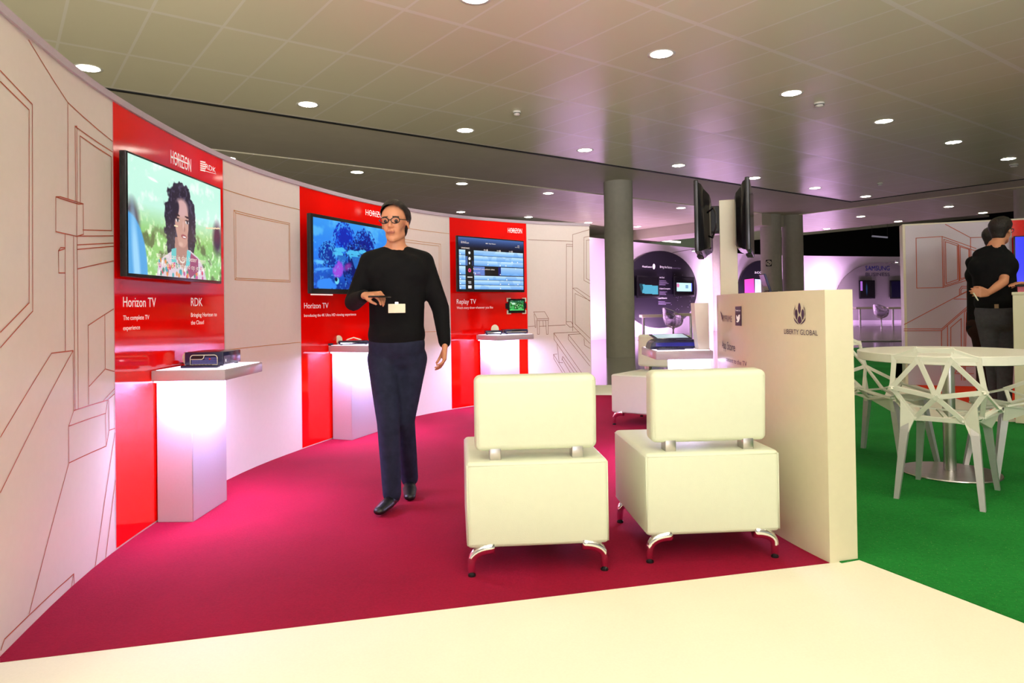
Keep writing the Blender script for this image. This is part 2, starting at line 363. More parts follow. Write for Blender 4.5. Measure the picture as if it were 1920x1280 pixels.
# ceiling: tiles run in the hall's own frame; object x,y = hall directions
def _ceil(nt,b):
    b.inputs['Specular IOR Level'].default_value=.62; b.inputs['Roughness'].default_value=.25
    tc=nt.nodes.new('ShaderNodeTexCoord'); sx=nt.nodes.new('ShaderNodeSeparateXYZ'); nt.links.new(tc.outputs['Object'],sx.inputs[0])
    fr=[]; cells=[]
    for ax,org,per,w in ((0,1.139,.62,.013),(1,5.62,1.314,.028)):
        a=nt.nodes.new('ShaderNodeMath'); a.operation='SUBTRACT'; a.inputs[1].default_value=org-per*60; nt.links.new(sx.outputs[ax],a.inputs[0])
        d=nt.nodes.new('ShaderNodeMath'); d.operation='DIVIDE'; d.inputs[1].default_value=per; nt.links.new(a.outputs[0],d.inputs[0])
        f=nt.nodes.new('ShaderNodeMath'); f.operation='FRACT'; nt.links.new(d.outputs[0],f.inputs[0])
        fl_=nt.nodes.new('ShaderNodeMath'); fl_.operation='FLOOR'; nt.links.new(d.outputs[0],fl_.inputs[0]); cells.append(fl_)
        s=nt.nodes.new('ShaderNodeMath'); s.operation='SUBTRACT'; s.inputs[1].default_value=.5; nt.links.new(f.outputs[0],s.inputs[0])
        ab_=nt.nodes.new('ShaderNodeMath'); ab_.operation='ABSOLUTE'; nt.links.new(s.outputs[0],ab_.inputs[0])
        g=nt.nodes.new('ShaderNodeMath'); g.operation='GREATER_THAN'; g.inputs[1].default_value=.5-w/per; nt.links.new(ab_.outputs[0],g.inputs[0]); fr.append(g)
    mx=nt.nodes.new('ShaderNodeMath'); mx.operation='MAXIMUM'; nt.links.new(fr[0].outputs[0],mx.inputs[0]); nt.links.new(fr[1].outputs[0],mx.inputs[1])
    c=nt.nodes.new('ShaderNodeMix'); c.data_type='RGBA'; c.inputs[6].default_value=(*hx('ECE6C8'),1); c.inputs[7].default_value=(*hx('F6F1E0'),1)
    nt.links.new(mx.outputs[0],c.inputs[0]); nt.links.new(c.outputs[2],b.inputs['Base Color'])
    cb=nt.nodes.new('ShaderNodeCombineXYZ'); nt.links.new(cells[0].outputs[0],cb.inputs[0]); nt.links.new(cells[1].outputs[0],cb.inputs[1])
    wn=nt.nodes.new('ShaderNodeTexWhiteNoise'); nt.links.new(cb.outputs[0],wn.inputs['Vector'])
    # each panel sags and tilts a little of its own
    vm=nt.nodes.new('ShaderNodeVectorMath'); vm.operation='SUBTRACT'; vm.inputs[1].default_value=(.5,.5,.5); nt.links.new(wn.outputs['Color'],vm.inputs[0])
    sc=nt.nodes.new('ShaderNodeVectorMath'); sc.operation='MULTIPLY'; sc.inputs[1].default_value=(.022,.022,0); nt.links.new(vm.outputs[0],sc.inputs[0])
    ge=nt.nodes.new('ShaderNodeNewGeometry'); ad=nt.nodes.new('ShaderNodeVectorMath'); ad.operation='ADD'; nt.links.new(ge.outputs['Normal'],ad.inputs[0]); nt.links.new(sc.outputs[0],ad.inputs[1])
    no=nt.nodes.new('ShaderNodeTexNoise'); no.inputs['Scale'].default_value=1.7; nt.links.new(tc.outputs['Object'],no.inputs['Vector'])
    bp=nt.nodes.new('ShaderNodeBump'); bp.inputs['Strength'].default_value=.12; bp.inputs['Distance'].default_value=.02
    nt.links.new(no.outputs['Fac'],bp.inputs['Height']); nt.links.new(ad.outputs[0],bp.inputs['Normal']); nt.links.new(bp.outputs[0],b.inputs['Normal'])
mceil=node_mat('metal_ceiling_tiles',_ceil)
HR=math.atan2(.5954,.8034)
def hall_box(name,a0,a1,b0,b1,z0,z1,m):
    o=obj(name,BX(a0,a1,b0,b1,z0,z1),m); o.rotation_euler=(0,0,HR); return struct(o)
hall_box('ceiling',-14,18.55,-14,9.62,ZC,ZC+.08,mceil)
hall_box('ceiling',-14,18.55,12.35,25,ZC,ZC+.08,mceil)
hall_box('ceiling',19.9,25.05,-14,14.8,ZC,ZC+.08,mceil)
hall_box('shadow_gap_1',-14,18.56,9.60,9.66,ZC-.012,ZC+.10,M['blackm'])  # these two black strips stand in for the shaded gap at the tile edge
hall_box('shadow_gap_2',18.54,18.60,-14,9.66,ZC-.012,ZC+.10,M['blackm'])
hall_box('ceiling',-14,19.9,9.66,12.35,ZC+.02,ZC+.3,M['beam'])
hall_box('ceiling',18.60,19.9,-14,9.66,ZC+.02,ZC+.3,M['beam'])
hall_box('ceiling',18.55,19.9,12.35,26,ZC-.35,ZC+.3,M['beam'])
hall_box('ceiling',25.05,46,-20,30,7.0,7.1,M['dark'])
hall_box('ceiling',19.9,46,14.8,40,5.6,5.7,M['beam'])
hall_box('wall_far',-14,18.6,24.8,25,0,ZC+.3,M['beam'])
hall_box('wall_back',43,43.2,-22,42,0,7,M['dark'])
mgl=mat('upper_room_glazing',hx('7F8F74'),.3,noise=.05,nscale=1,emit=hx('8FA080'),es=.12)  # faint emission stands in for the lit room behind the glass
struct(obj('window_1',BX(3,10.4,36.0,36.2,0,5.6),mgl))
hall_box('wall_side',20,43,39,39.2,0,5.7,M['dark'])
# columns
def column(x,y,r,label,z1=ZC+.02):
    o=obj('column',lathe(bmesh.new(),(0,0),[(0,0),(r,0),(r,z1),(0,z1)],40),M['conc'],smooth=True); o.location=(x,y,0)
    return tag(o,label,'column','round concrete columns')
column(2.38,15.40,.315,'big round grey concrete column behind the left sofas, left of the wall of screens')
column(8.03,21.55,.31,'round grey column with the small no smoking sign')
column(8.78,21.75,.31,'round grey column directly right of the one with the no smoking sign')
column(12.75,17.1,.33,'dark round column at the right edge of the photo above the red stand')
column(8.45,29.5,.35,'distant grey column rising above the far white wall, left of the hanging televisions',5.6)
# no smoking sign on its column
q=atY(1441.5,493,21.22); s=thing('no_smoking_sign','small round no smoking sign on the grey column','sign',(q.x,q.y,q.z))
nd=Vector((q.x-8.03,q.y-21.55,0)).normalized(); rt=Vector((-nd.y,nd.x,0))
fnp=lambda x,z,o=0:rt*x+Vector((0,0,z))+nd*o
b=bmesh.new(); vs=[b.verts.new(fnp(x,z,o)) for o in (0,.012) for x,z in ((-.085,-.1),(.085,-.1),(.085,.1),(-.085,.1))]
for f in ((0,1,2,3),(4,5,6,7),(0,1,5,4),(1,2,6,5),(2,3,7,6),(3,0,4,7)): b.faces.new([vs[k] for k in f])
bmesh.ops.recalc_face_normals(b,faces=b.faces); obj('plate',b,M['black'],s)
obj('disc',disc(lambda x,z:fnp(x,z,.014),0,0,.075,.075),M['paper'],s)
b=bmesh.new()
for k in range(24):
    a0,a1=2*math.pi*k/24,2*math.pi*(k+1)/24
    b.faces.new([b.verts.new(fnp(r*math.cos(a),r*math.sin(a),.016)) for r,a in ((.045,a0),(.06,a0),(.06,a1),(.045,a1))])
for pts in ([(-.045,.03),(-.03,.045),(.045,-.03),(.03,-.045)],[(-.04,-.008),(.03,-.008),(.03,.008),(-.04,.008)]):
    b.faces.new([b.verts.new(fnp(x,z,.017)) for x,z in pts])
obj('symbol',b,M['black'],s)
# ------------------------------------------------------------------ downlights, smoke detectors, strips
def make_downlight(x,y,label,lit=True,grp='recessed round ceiling downlights'):
    t=thing('downlight',label,'ceiling light',(x,y,ZC),group=grp)
    n=28; b=bmesh.new(); lathe(b,(0,0),[(.118,.0),(.145,-.004),(.15,0)],n); obj('rim',b,M['powder'],t,smooth='all')
    b=bmesh.new(); lathe(b,(0,0),[(0,-.001),(.118,-.001)],n); obj('reflector',b,M['lamp'],t)
    b=bmesh.new(); tube(b,[(.1*math.cos(a)*(1-.35*(k%2)),.1*math.sin(a)*(1-.35*(k%2)),-.006) for k,a in enumerate(np.linspace(0,2*math.pi,13))],.006,6); obj('bulb',b,M['tube'],t,smooth='all')
    return t
D0=None
def spotat(x,y,w,col=WARM,size=130): light('SPOT','downlight_light',(x,y,ZC-.03),w,col,spot_size=math.radians(size),spot_blend=.9,shadow_soft_size=.12)
GR=[('a',8.95,[.84,3.33,5.79,8.26,10.72,13.2,15.6,18.0]),('b',5.05,[.9,3.39,5.8,8.29,10.75,13.2,15.67])]
names={('a',.84):'downlight above the curved wall at the upper left corner',('b',3.39):'downlight half cut off by the top edge of the photo'}
first=None
def put_down(x,y,label):
    global first
    if first is None: first=make_downlight(x,y,label); return first
    c=copy_tree(first); c.location=(x,y,ZC); c['label']=label; return c
ordn=['first','second','third','fourth','fifth','sixth','seventh','eighth']
for r,b_,As in GR:
    for i,a in enumerate(As):
        x,y=ab(a,b_)
        if r=='b' and i==0: spotat(x,y,SPOT_W); continue
        row='row of lights along the grey ceiling beam' if r=='a' else 'nearer row of ceiling lights'
        put_down(x,y,names.get((r,a),'ceiling downlight, %s from the left in the %s'%(ordn[i if r=='a' else i-1],row)))
        spotat(x,y,SPOT_W)
for a,b_ in ((-1.6,5.05),(-1.6,1.1),(.9,1.1),(3.4,1.1),(5.8,1.1),(8.3,1.1),(3.4,-2.8),(.9,-2.8),(5.8,-2.8),(10.8,1.1)):
    x,y=ab(a,b_); spotat(x,y,SPOT_W)
far=[(-4.996,12.347),(-3.027,13.769),(-1.059,15.215),(.905,16.678),(4.782,19.551),(-1.413,19.711),(.535,21.044),(2.519,22.682),(4.361,24.045),(11.105,22.109),(13.107,23.587),(11.616,25.646),(12.632,20.088),(14.647,21.615)]
fl_lab=['small far downlight peeking over the curved wall right of the first screen','far downlight above the second red panel','far downlight above the walking man','far downlight above the third red panel, left of the big column','far downlight between the big column and the hanging televisions','tiny far downlight just above the wall rim left of the third red panel','tiny far downlight just above the third red panel rim','tiny far downlight left beside the big round column','tiny far downlight just right of the big round column','lilac ceiling downlight above the far phone brand stand','lilac ceiling downlight nearest the top left corner of the kitchen print wall','lowest lilac ceiling downlight next to the black void','far downlight above the middle of the kitchen print wall','far downlight above the heads of the standing men']
for i,(p,l) in enumerate(zip(far,fl_lab)):
    put_down(p[0],p[1],l)
    if i in (1,3,4,9,11,13,7): spotat(p[0],p[1],SPOT_W*1.0)
for (px,py,l,sc) in ((969,209,'small smoke detector on the ceiling above the middle of the beam',1),(1536,193,'white dome smoke detector between two downlights at upper right',1.25),(1901,308,'white smoke detector at the right edge of the ceiling',1.4),(1650,343,'tiny smoke detector near the corner of the ceiling field',1)):
    x,y=fl(px,py,ZC); t=thing('smoke_detector',l,'smoke detector',(x,y,ZC)); r=.055*sc
    obj('base',lathe(bmesh.new(),(0,0),[(0,0),(r,0),(r,-.02),(0,-.02)],20),M['powder'],t,smooth=True)
    obj('dome',lathe(bmesh.new(),(0,0),[(r*.8,-.02),(r*.75,-.05),(0,-.06)],20),M['powder'],t,smooth='all')
    obj('vent',lathe(bmesh.new(),(0,0),[(r*.84,-.024),(r*.84,-.032)],20),M['black'],t)
for (x0,y0,x1,y1,l) in ((1216,448,1249,443,'upper left of the two far fluorescent tubes beyond the white wall'),(1241,451,1276,454,'lower right of the two far fluorescent tubes beyond the white wall'),(1635,442.5,1664,445,'dim strip light in the black void above the phone brand wall')):
    p,q=atY(x0,y0,34.2 if x0<1600 else 36.5),atY(x1,y1,34.2 if x0<1600 else 36.5)
    zt=5.6 if x0<1600 else 7.0
    t=thing('strip_light',l,'ceiling light',tuple((p+q)/2)); c=(p+q)/2
    mm=M['tube'] if x0<1600 else mat('dim_tube',(.3,.3,.32),.5,emit=(.8,.8,1),es=.12,noise=0)
    obj('tube',tube(bmesh.new(),[p-c,q-c],.045,8),mm,t); 
    for e in (p,q): obj('hanger',tube(bmesh.new(),[e-c,Vector((e.x-c.x,e.y-c.y,zt-c.z))],.008,5),M['blackm'],t)
# ------------------------------------------------------------------ the curved wall with its prints
HW=2.124
L_=WAL.S[-1]
wl=obj('wall_left',WAL.slab(0,L_,.003,HW+.03,0,-.08),M['white'],smooth=True); struct(wl)
obj('top_rim',WAL.slab(0,L_+.004,HW+.002,HW+.034,.012,-.084),M['wprint'],wl,smooth=True)
def su(x,y): return WAL.hit(x,y)[0]
RS=[(su(214,600),su(420,600)),(su(564,600),su(722,560)),(su(845,600),su(989,600))]
for a,b_ in RS: obj('red_panel',WAL.slab(a,b_,.012,HW,.0015,-.001),M['red'],wl,smooth=True)
reds=[c for c in wl.children if c.name.startswith('red_panel')]
seams=[su(1107,500)-.001]
P1=[[(0,132.5),(60,195.5),(60.7,583),(0,651.5)],[(0,152.8),(54,206),(54,567.5),(0,622.6)],[(53,75),(126.6,192),(210.4,264.8)],[(126.6,192),(127,371)],
 [(141.5,378),(140,236.6),(143.5,236.7),(144,380)],[(140,236.6),(211,285)],[(150,378),(149.6,254.6),(208,294),(209,431)],[(155,431),(209,432)],[(145,442.5),(212,442)],[(144,459),(212,455.5)],[(144,467.5),(212,461.5)],[(145,504),(212,489)],
 [(104,369),(112,368.5),(155.5,382),(146,382.5),(104,369)],[(104,369),(104,434),(143.5,443),(143.5,381.5)],[(143.5,443),(156,439),(155.5,382)],
 [(121.5,466),(109,470),(109.5,511.5),(121.5,511.5)],[(109,470),(113,464),(121,464)],[(121.5,440),(122,657)],[(137.5,444),(138.5,580),(140.4,767)],[(144,443),(145,580),(146.3,766)],[(136.5,657),(137.8,769)],
 [(212.5,579),(165,610),(165.7,758)],[(196,590.5),(196.9,691.5),(215,696.5)],[(166.7,724),(196.9,691.5)],[(0,819),(96,662),(136.5,657),(0,923)],
 [(137.8,769.3),(201.8,749.6),(197.5,774.6),(128,798.8),(137.8,769.3)],[(128,798.8),(128.6,867.7),(198.5,836),(197.5,774.6)],[(198.5,836),(204.4,806.4),(203.4,750.6)],[(204.4,806.4),(216,802.4)],[(193.6,750.6),(215,727.6)],[(203,748),(215,737.5)],
 [(128.6,868),(54.2,1150)],[(1,1218),(7.7,1198),(137.8,1075.4),(138.9,1098)],[(137.5,1076),(132.3,1104)],[(215,811.3),(187,1000),(177.6,1064)],[(216.5,895),(203.4,1000),(197.2,1049)]]
P2=[[(418,354),(562,393)],[(438,394),(543,418.5),(544,528.5),(440,524),(438,394)],[(441.5,399),(541.5,421),(542.2,526)],[(438,394),(441.5,399),(442.5,521),(440,524)],[(442.5,521),(542,525.5)],[(426,655.8),(563,641.4)]]
P3=[[(745,424),(775,429.5),(843,438)],[(735,445),(826,457.5),(827,541),(735,538)],[(735,450),(823,461),(823.5,537)],[(770,623),(844,620.5)]]
P4=[[(990,449),(1073.6,452.2)],[(1106,430),(1073.6,439.7),(1073.6,620.3)],[(1073.6,458.3),(1062,457.5),(1061.6,607),(1068.3,613),(1074,613)],[(1062,461.5),(1073.6,461.8)],[(1061.6,603),(1071,603),(1073,607)],
 [(1106,442.4),(1094.8,445),(1094.8,525.5),(1106,531.4)],[(1106,449.6),(1099.3,450.4),(1099.3,522),(1106,525.5)],[(1106,556.6),(1081.6,540),(1073.6,540),(1074,611),(1106,643.6)],[(1106,563.2),(1078,550),(1078,607),(1106,634)],[(1073.6,540),(1106,564.5)],
 [(1000.5,584.5),(1021,584),(1028.5,597),(1007,597.7),(1000.5,584.5)],[(1007,597.7),(1007.2,600.8),(1028,600.4),(1028.5,597)],[(1001.4,588.5),(1003.2,613.6),(1005,613.6),(1005,600)],[(1007.2,601),(1007.7,626.4),(1011.2,626.4),(1011.2,601)],[(1023,601),(1024.5,626.4),(1027.6,626.4),(1028,600.4)],[(1017.8,601.7),(1018.6,612)],
 [(990,611.8),(1003,611)],[(1011.5,611.4),(1024,611)],[(1028,610.6),(1060,609)],[(1085.5,622),(1038.3,624.3),(1039,636.2),(1082,698)],[(1038.3,624.3),(1090,698)],[(1044.4,645.5),(1048.4,679.5),(1055,679.5)],[(1044.4,663.6),(1037.7,664.1),(1038.3,672),(1054,698)],[(1037.7,664.1),(1059,698)],[(1053.6,675),(1055,668),(1076,698)],[(1053.6,672),(1069,698)],
 [(1088,625.6),(1065.6,627),(1065.6,636.2),(1106,686)],[(1065.6,627),(1106,677.5)],[(1094.8,634.9),(1096,646.8),(1106,653)]]
for pl,w,mm in ((P1,.0042,'rline'),(P2,.0042,'gold'),(P3,.0042,'gold'),(P4,.005,'brline')): obj('line_drawing',WAL.lines(pl,w,.0015),M[mm],wl)
# seams between print sheets
obj('panel_seam',WAL.lines([[(s,.01),(s,HW)] for s in (RS[0][0]-.003,RS[0][1]+.003,RS[1][0]-.003,RS[2][0]-.003,RS[2][1]+.003)],.003,.003,px=False),M['wprint'],wl)
# lettering on the red panels
def horizon(par,x0,y0,x1,y1,hp):
    a,b_=WAL.hit(x0,y0),WAL.hit(x1,y1); h=WAL.hit(x0,y0-hp)[1]-a[1]
    bm=text_fit('HORIZON',a[0],a[1],b_[0]-a[0],h,lambda x,y:WAL.pos(x,y,.004))
    s0=a[0]+(b_[0]-a[0])*.16; s1=a[0]+(b_[0]-a[0])*.86
    WAL.lines([[(s0,a[1]+h*.5),(s1,a[1]+h*.5)]],h*.09,.0045,px=False,bm=bm); obj('lettering',bm,M['lettw'],par)
horizon(reds[0],319,306,357,309,27)
horizon(reds[1],685,403,724,404,11.5); horizon(reds[2],952,436,978.5,438,9.5)
b=WAL.text('RDK',384.5,316,403.5,322,10,.004); 
for k in range(5): WAL.lines([[(375,302.5+k*4),(383.5,304.5+k*4)]],.008,.004,bm=b)
WAL.lines([[(385,321),(404,326)]],.003,.004,bm=b); obj('lettering',b,M['lettw'],reds[0])
for par,t,x0,y0,x1,y1,hp in ((0,'Horizon TV',229.5,575,291,573.5,20),(0,'The complete TV',229.5,600,278.5,598,9.3),(0,'experience',229.5,619,261,617,8.8),(0,'RDK',357,573.5,378.5,572.5,16.5),(0,'Bringing Horizon to',357,594,405.5,592.5,8),(0,'the Cloud',357,608.5,381,607.5,8),
  (1,'Horizon TV',569.5,578,615,577.5,11),(1,'Introducing the 4K Ultra HD viewing experience',569.5,594,667,592,5.6),
  (2,'Replay TV',856,569.5,892,569,9.3),(2,'Watch every show whenever you like',856,579,924,579,4.6)):
    obj('lettering',WAL.text(t,x0,y0,x1,y1,hp,.004),M['lettw'],reds[par])
# ------------------------------------------------------------------ televisions
def tv(name,label,P0,P1_,z0,z1,th,img,bez=.012,strength=1.,group=None,bracket=.07,cat='television'):
    """screen between ground points P0 (left) and P1 (right), front towards the viewer's side"""
    P0=Vector((*P0,0)); P1_=Vector((*P1_,0)); d=(P1_-P0); w=d.length; d.normalize(); rz=math.atan2(d.y,d.x); h=z1-z0
    t=thing(name,label,cat,(*((P0+P1_)/2).xy,z0),rz,group)
    obj('casing',BX(-w/2,w/2,0,th,0,h,.006,2),M['black'],t,smooth=True)
    screen('screen',img,lambda u,v:Vector((-w/2+bez+(w-2*bez)*u,-.0012,bez*1.4+(h-2.4*bez)*v)),t,strength)
    b=bmesh.new(); e=.0014
    obj('wall_bracket',BX(-.15,.15,th,th+bracket,h*.3,h*.7),M['blackm'],t)
    return t
# first screen: woman with curly hair in a sunny garden
p=Pic(256,144,(.78,.98,.90)); n1=fbm(144,256,16,4,3); n2=fbm(144,256,7,3,5)
g=np.clip((p.Y-.38)/.25,0,1)*np.clip(1.3-abs(n1-.5)*2,0,1)
p.put(g*.85,(.55,.78,.38)); p.put(np.clip((n2-.52)*6,0,1)*np.clip((p.Y-.42)/.2,0,1),(.90,1,.80)); p.put(np.clip((.44-n1)*7,0,1)*np.clip((p.Y-.45)/.2,0,1),(.42,.48,.30))
p.put(np.clip((n1-.55)*5,0,1)*(p.Y<.45),(.93,1,.97))
p.ell(.03,.60,.12,.22,(.40,.38,.42),soft=.5); p.ell(-.02,1.0,.33,.52,(.35,.66,.90),soft=.05); p.ell(.07,.95,.05,.45,(.62,.85,1),rot=-.12,soft=.8)
p.ell(.95,.55,.10,.16,(.28,.22,.30),soft=.8)
HAIR=(.15,.13,.20)
for cx,cy,rx,ry,sd in ((.495,.38,.265,.25,1),(.415,.55,.14,.23,2),(.595,.52,.13,.24,4),(.50,.20,.18,.12,5),(.40,.71,.09,.14,6),(.615,.68,.075,.14,7),(.37,.42,.07,.12,8),(.63,.38,.07,.12,9)): p.ell(cx,cy,rx,ry,HAIR,soft=.12,jit=.55,seed=sd)
p.put(np.clip((fbm(144,256,4,2,9)-.60)*9,0,1)*np.clip((np.abs(p.a-np.array(HAIR)).sum(2)<.12)*1.,0,1)*.5,(.42,.40,.50))
p.poly([(.25,1.0),(.27,.86),(.40,.76),(.47,.72),(.60,.72),(.72,.80),(.78,.92),(.80,1.0)],(.86,.80,.84))
for k in range(90):
    c=[(.85,.25,.38),(.25,.65,.70),(.95,.95,.95),(.80,.35,.60),(.30,.55,.45),(.90,.55,.30)][k%6]; xx=.27+.5*RNG.rand(); yy=.80+.2*RNG.rand()
    if yy>.78+abs(xx-.5)*.35: p.ell(xx,yy,.018,.022,c,soft=.4)
p.poly([(.55,.86),(.60,.74),(.70,.80),(.70,.92),(.60,1.0)],(.62,.28,.42))
p.poly([(.44,.62),(.575,.62),(.585,.78),(.53,.92),(.47,.86),(.43,.76)],(.70,.52,.47))
p.poly([(.40,.74),(.45,.72),(.45,.86),(.40,.86)],(.40,.78,.78)); p.poly([(.57,.72),(.61,.74),(.60,.86),(.55,.92)],(.42,.80,.82))
p.ell(.515,.83,.055,.03,(.95,.93,.90),soft=.3); p.ell(.515,.815,.05,.03,(.70,.52,.47),soft=.2)
p.ell(.515,.46,.135,.20,(.80,.62,.56),soft=.08); p.ell(.52,.60,.105,.11,(.79,.60,.54),soft=.15); p.ell(.515,.33,.12,.09,(.84,.67,.66),soft=.5)
p.ell(.445,.37,.055,.10,HAIR,rot=.5,soft=.3); p.ell(.415,.52,.028,.12,HAIR,soft=.25); p.ell(.605,.50,.03,.16,HAIR,soft=.25)
for ex in (.465,.572):
    p.ell(ex,.405,.045,.010,(.20,.13,.14),rot=.1,soft=.3); p.ell(ex,.455,.036,.017,(.88,.86,.86),soft=.25); p.ell(ex+.003,.455,.015,.017,(.14,.12,.16),soft=.3); p.ell(ex,.440,.04,.008,(.25,.16,.17),soft=.4)
p.ell(.535,.53,.025,.022,(.68,.48,.43),soft=.8); p.ell(.528,.50,.012,.05,(.86,.70,.66),soft=.8)
p.ell(.535,.60,.055,.02,(.62,.30,.32),rot=.08,soft=.25); p.ell(.54,.605,.035,.008,(.95,.93,.93),rot=.08,soft=.3)
p.ell(.50,.68,.04,.02,(.86,.70,.64),soft=.9)
p.poly([(.80,.455),(.99,.42),(.99,.435),(.80,.47)],(.95,.88,.72)); p.ell(.22,.15,.08,.012,(1,1,1),rot=.1,soft=.6); p.rect(.43,.51,.47,.52,(.95,.88,.72))
T1=tv('television','wall television showing a woman with curly hair',(-1.812,3.285),(-1.806,4.345),1.291,1.89,.035,p.a,strength=.95,bracket=.025)
for s,zz,ww,xx in (('en dan kan je dan beter tegen',.112,.56,-.28),('dan een scheerhond op je zetel',.068,.56,-.28)):
    obj('subtitle',text_fit(s,xx+.02,zz,ww,.029,lambda x,y:Vector((x,-.003,y))),M['lettw'],T1)
# second screen: coral reef
p=Pic(224,126,(.10,.38,.92)); n1=fbm(126,224,22,5,11); n2=fbm(126,224,5,3,12)
p.put((1-p.Y)*.75,(.28,.68,.98)); p.put(np.clip((n1-.5)*5,0,1)*(p.Y<.4)*.5,(.45,.85,1))
def coral(cx,cy,r,c,c2,n,sd):
    r_=np.random.RandomState(sd)
    p.ell(cx,cy,r*.75,r*.7,c,soft=.3,jit=.6,seed=sd)
    for k in range(n):
        a=r_.rand()*6.28; q=r*(.45+.6*r_.rand()); x=cx+math.cos(a)*q*.5625; y=cy+math.sin(a)*q
        p.ell(x,y,.006+.010*r_.rand(),.018,c if k%3 else c2,rot=a,soft=.4)
coral(.38,.25,.24,(.04,.16,.70),(.10,.40,.92),260,21); coral(.66,.36,.30,(.03,.12,.55),(.16,.45,.90),380,22); coral(.18,.50,.20,(.05,.20,.62),(.25,.62,.92),240,23); coral(.55,.62,.36,(.04,.10,.42),(.12,.38,.75),300,24)
p.put(np.clip((p.Y-.55)*2.2,0,1)*np.clip(1.2-n1,0,1)*.8,(.04,.10,.38))
for cx,cy,rx in ((.33,.42,.13),(.50,.44,.16),(.30,.48,.12),(.52,.50,.15),(.62,.41,.10)): p.ell(cx,cy,rx,.035,(.30,.74,.95),soft=.3,jit=.9,seed=int(cx*100))
for cx in (.34,.53): p.poly([(cx-.06,.50),(cx+.06,.50),(cx+.02,.68),(cx-.01,.68)],(.16,.42,.78))
p.ell(.30,.72,.10,.14,(.62,.30,.88),rot=.6,soft=.5,jit=.8,seed=31); p.ell(.42,.66,.09,.05,(.50,.20,.62),rot=-.4,soft=.9)
p.put(np.clip((n2-.66)*9,0,1)*(p.Y>.3)*.5,(.45,.80,1)); p.ell(.10,.72,.18,.02,(.30,.62,.98),rot=-.1,soft=.4,jit=.5,seed=33); p.ell(.07,.62,.12,.03,(.38,.75,1),soft=.5,jit=.9,seed=34)
p.ell(.14,.93,.22,.09,(.22,.55,.98),soft=.2,jit=.7,seed=35); p.ell(.28,.88,.05,.05,(.45,.85,.95),soft=.2); p.ell(.27,.86,.03,.03,(.05,.10,.30),soft=.3)
T2=tv('television','wall television showing a blue coral reef behind the walking man',(-1.597,5.555),(-1.161,6.616),1.252,1.897,.04,p.a,bez=.03,strength=.95)
obj('maker_strip',BX(-.57,-.30,-.002,.01,-.012,-.003),M['lettw'],T2)
# third screen: programme guide
p=Pic(224,126,(.03,.04,.12)); p.put(np.clip(1-p.Y/.20,0,1)*.9,(.32,.46,.74))
rows=[(.24,.335),(.34,.435),(.44,.53),(.545,.71),(.72,.80),(.81,.895),(.905,.985)]
for a,b_ in rows:
    m_=(p.Y>=a)&(p.Y<b_)&(((p.X>.01)&(p.X<.10))|((p.X>.225)&(p.X<.99))); t=np.clip((p.Y-a)/(b_-a),0,1)
    p.put(m_*1.,(.80,.93,1)); p.put(m_*t*.9,(.36,.62,.92)); p.put(m_*(fbm(126,224,30,2,int(a*50))>.55)*.25,(.30,.52,.85))
p.rect(.10,.24,.215,.99,(.01,.01,.02)); p.rect(.10,.36,.13,.53,(.30,.42,.66)); p.rect(.19,.44,.215,.53,(.10,.16,.34))
p.rect(.215,.55,.62,.715,(.01,.01,.03)); p.rect(.215,.55,.38,.715,(.38,.50,.80)); p.poly([(.10,.55),(.165,.55),(.225,.715),(.10,.715)],(.01,.01,.02)); p.rect(.59,.55,.63,.715,(.06,.12,.42))
p.ell(.157,.625,.038,.038,(.95,.30,.55),soft=.15); p.ell(.157,.622,.014,.016,(.3,.05,.1),soft=.2)
for y in (.29,.40,.49): p.ell(.157,y,.028 if y!=.49 else .014,.028,(.95,.97,1),soft=.2,jit=.4,seed=int(y*90))
p.rect(.125,.745,.195,.765,(1,1,1)); p.rect(.135,.83,.18,.845,(1,1,1)); p.rect(.14,.855,.18,.875,(.8,.8,.85)); p.rect(.135,.91,.185,.97,(.95,.97,1))
for x in (.42,.62,.81): p.rect(x-.002,.20,x+.002,.245,(1,1,1))
for x,y in ((.43,.50),(.62,.51),(.71,.51),(.81,.43),(.90,.43),(.62,.69),(.43,.79),(.72,.79),(.62,.88),(.75,.88),(.90,.88),(.62,.965),(.24,.69),(.025,.32),(.025,.51),(.025,.69),(.025,.79),(.025,.88),(.025,.965)): p.ell(x,y,.014,.012,(1,1,1),soft=.3)
p.rect(.235,.695,.32,.705,(.60,.10,.18))
T3=tv('television','wall television showing a blue programme guide',(-.574,7.40),(.150,8.125),1.292,1.892,.03,p.a,bez=.014,strength=1.0)
for s,x,z,w,h in (('Horizon TV',-.46,.535,.075,.010),('NU KANALEN',-.46,.520,.11,.014),('NED 1 Zapp Weekend',-.10,.530,.15,.011),('09:41',.40,.528,.03,.010),('ma 10 sep',.36,.512,.07,.010),('VANDAAG',-.46,.462,.12,.018),
   ('09:30',-.13,.455,.06,.014),('10:00',.07,.455,.06,.014),('10:30',.26,.455,.06,.014),('Buitenhof met politiek debat',-.29,.243,.32,.014),('09:30 - 10:15',-.29,.203,.10,.010)):
    obj('menu_text',text_fit(s,x,z,w,h,lambda x_,y_:Vector((x_,-.003,y_))),M['lettw'],T3)
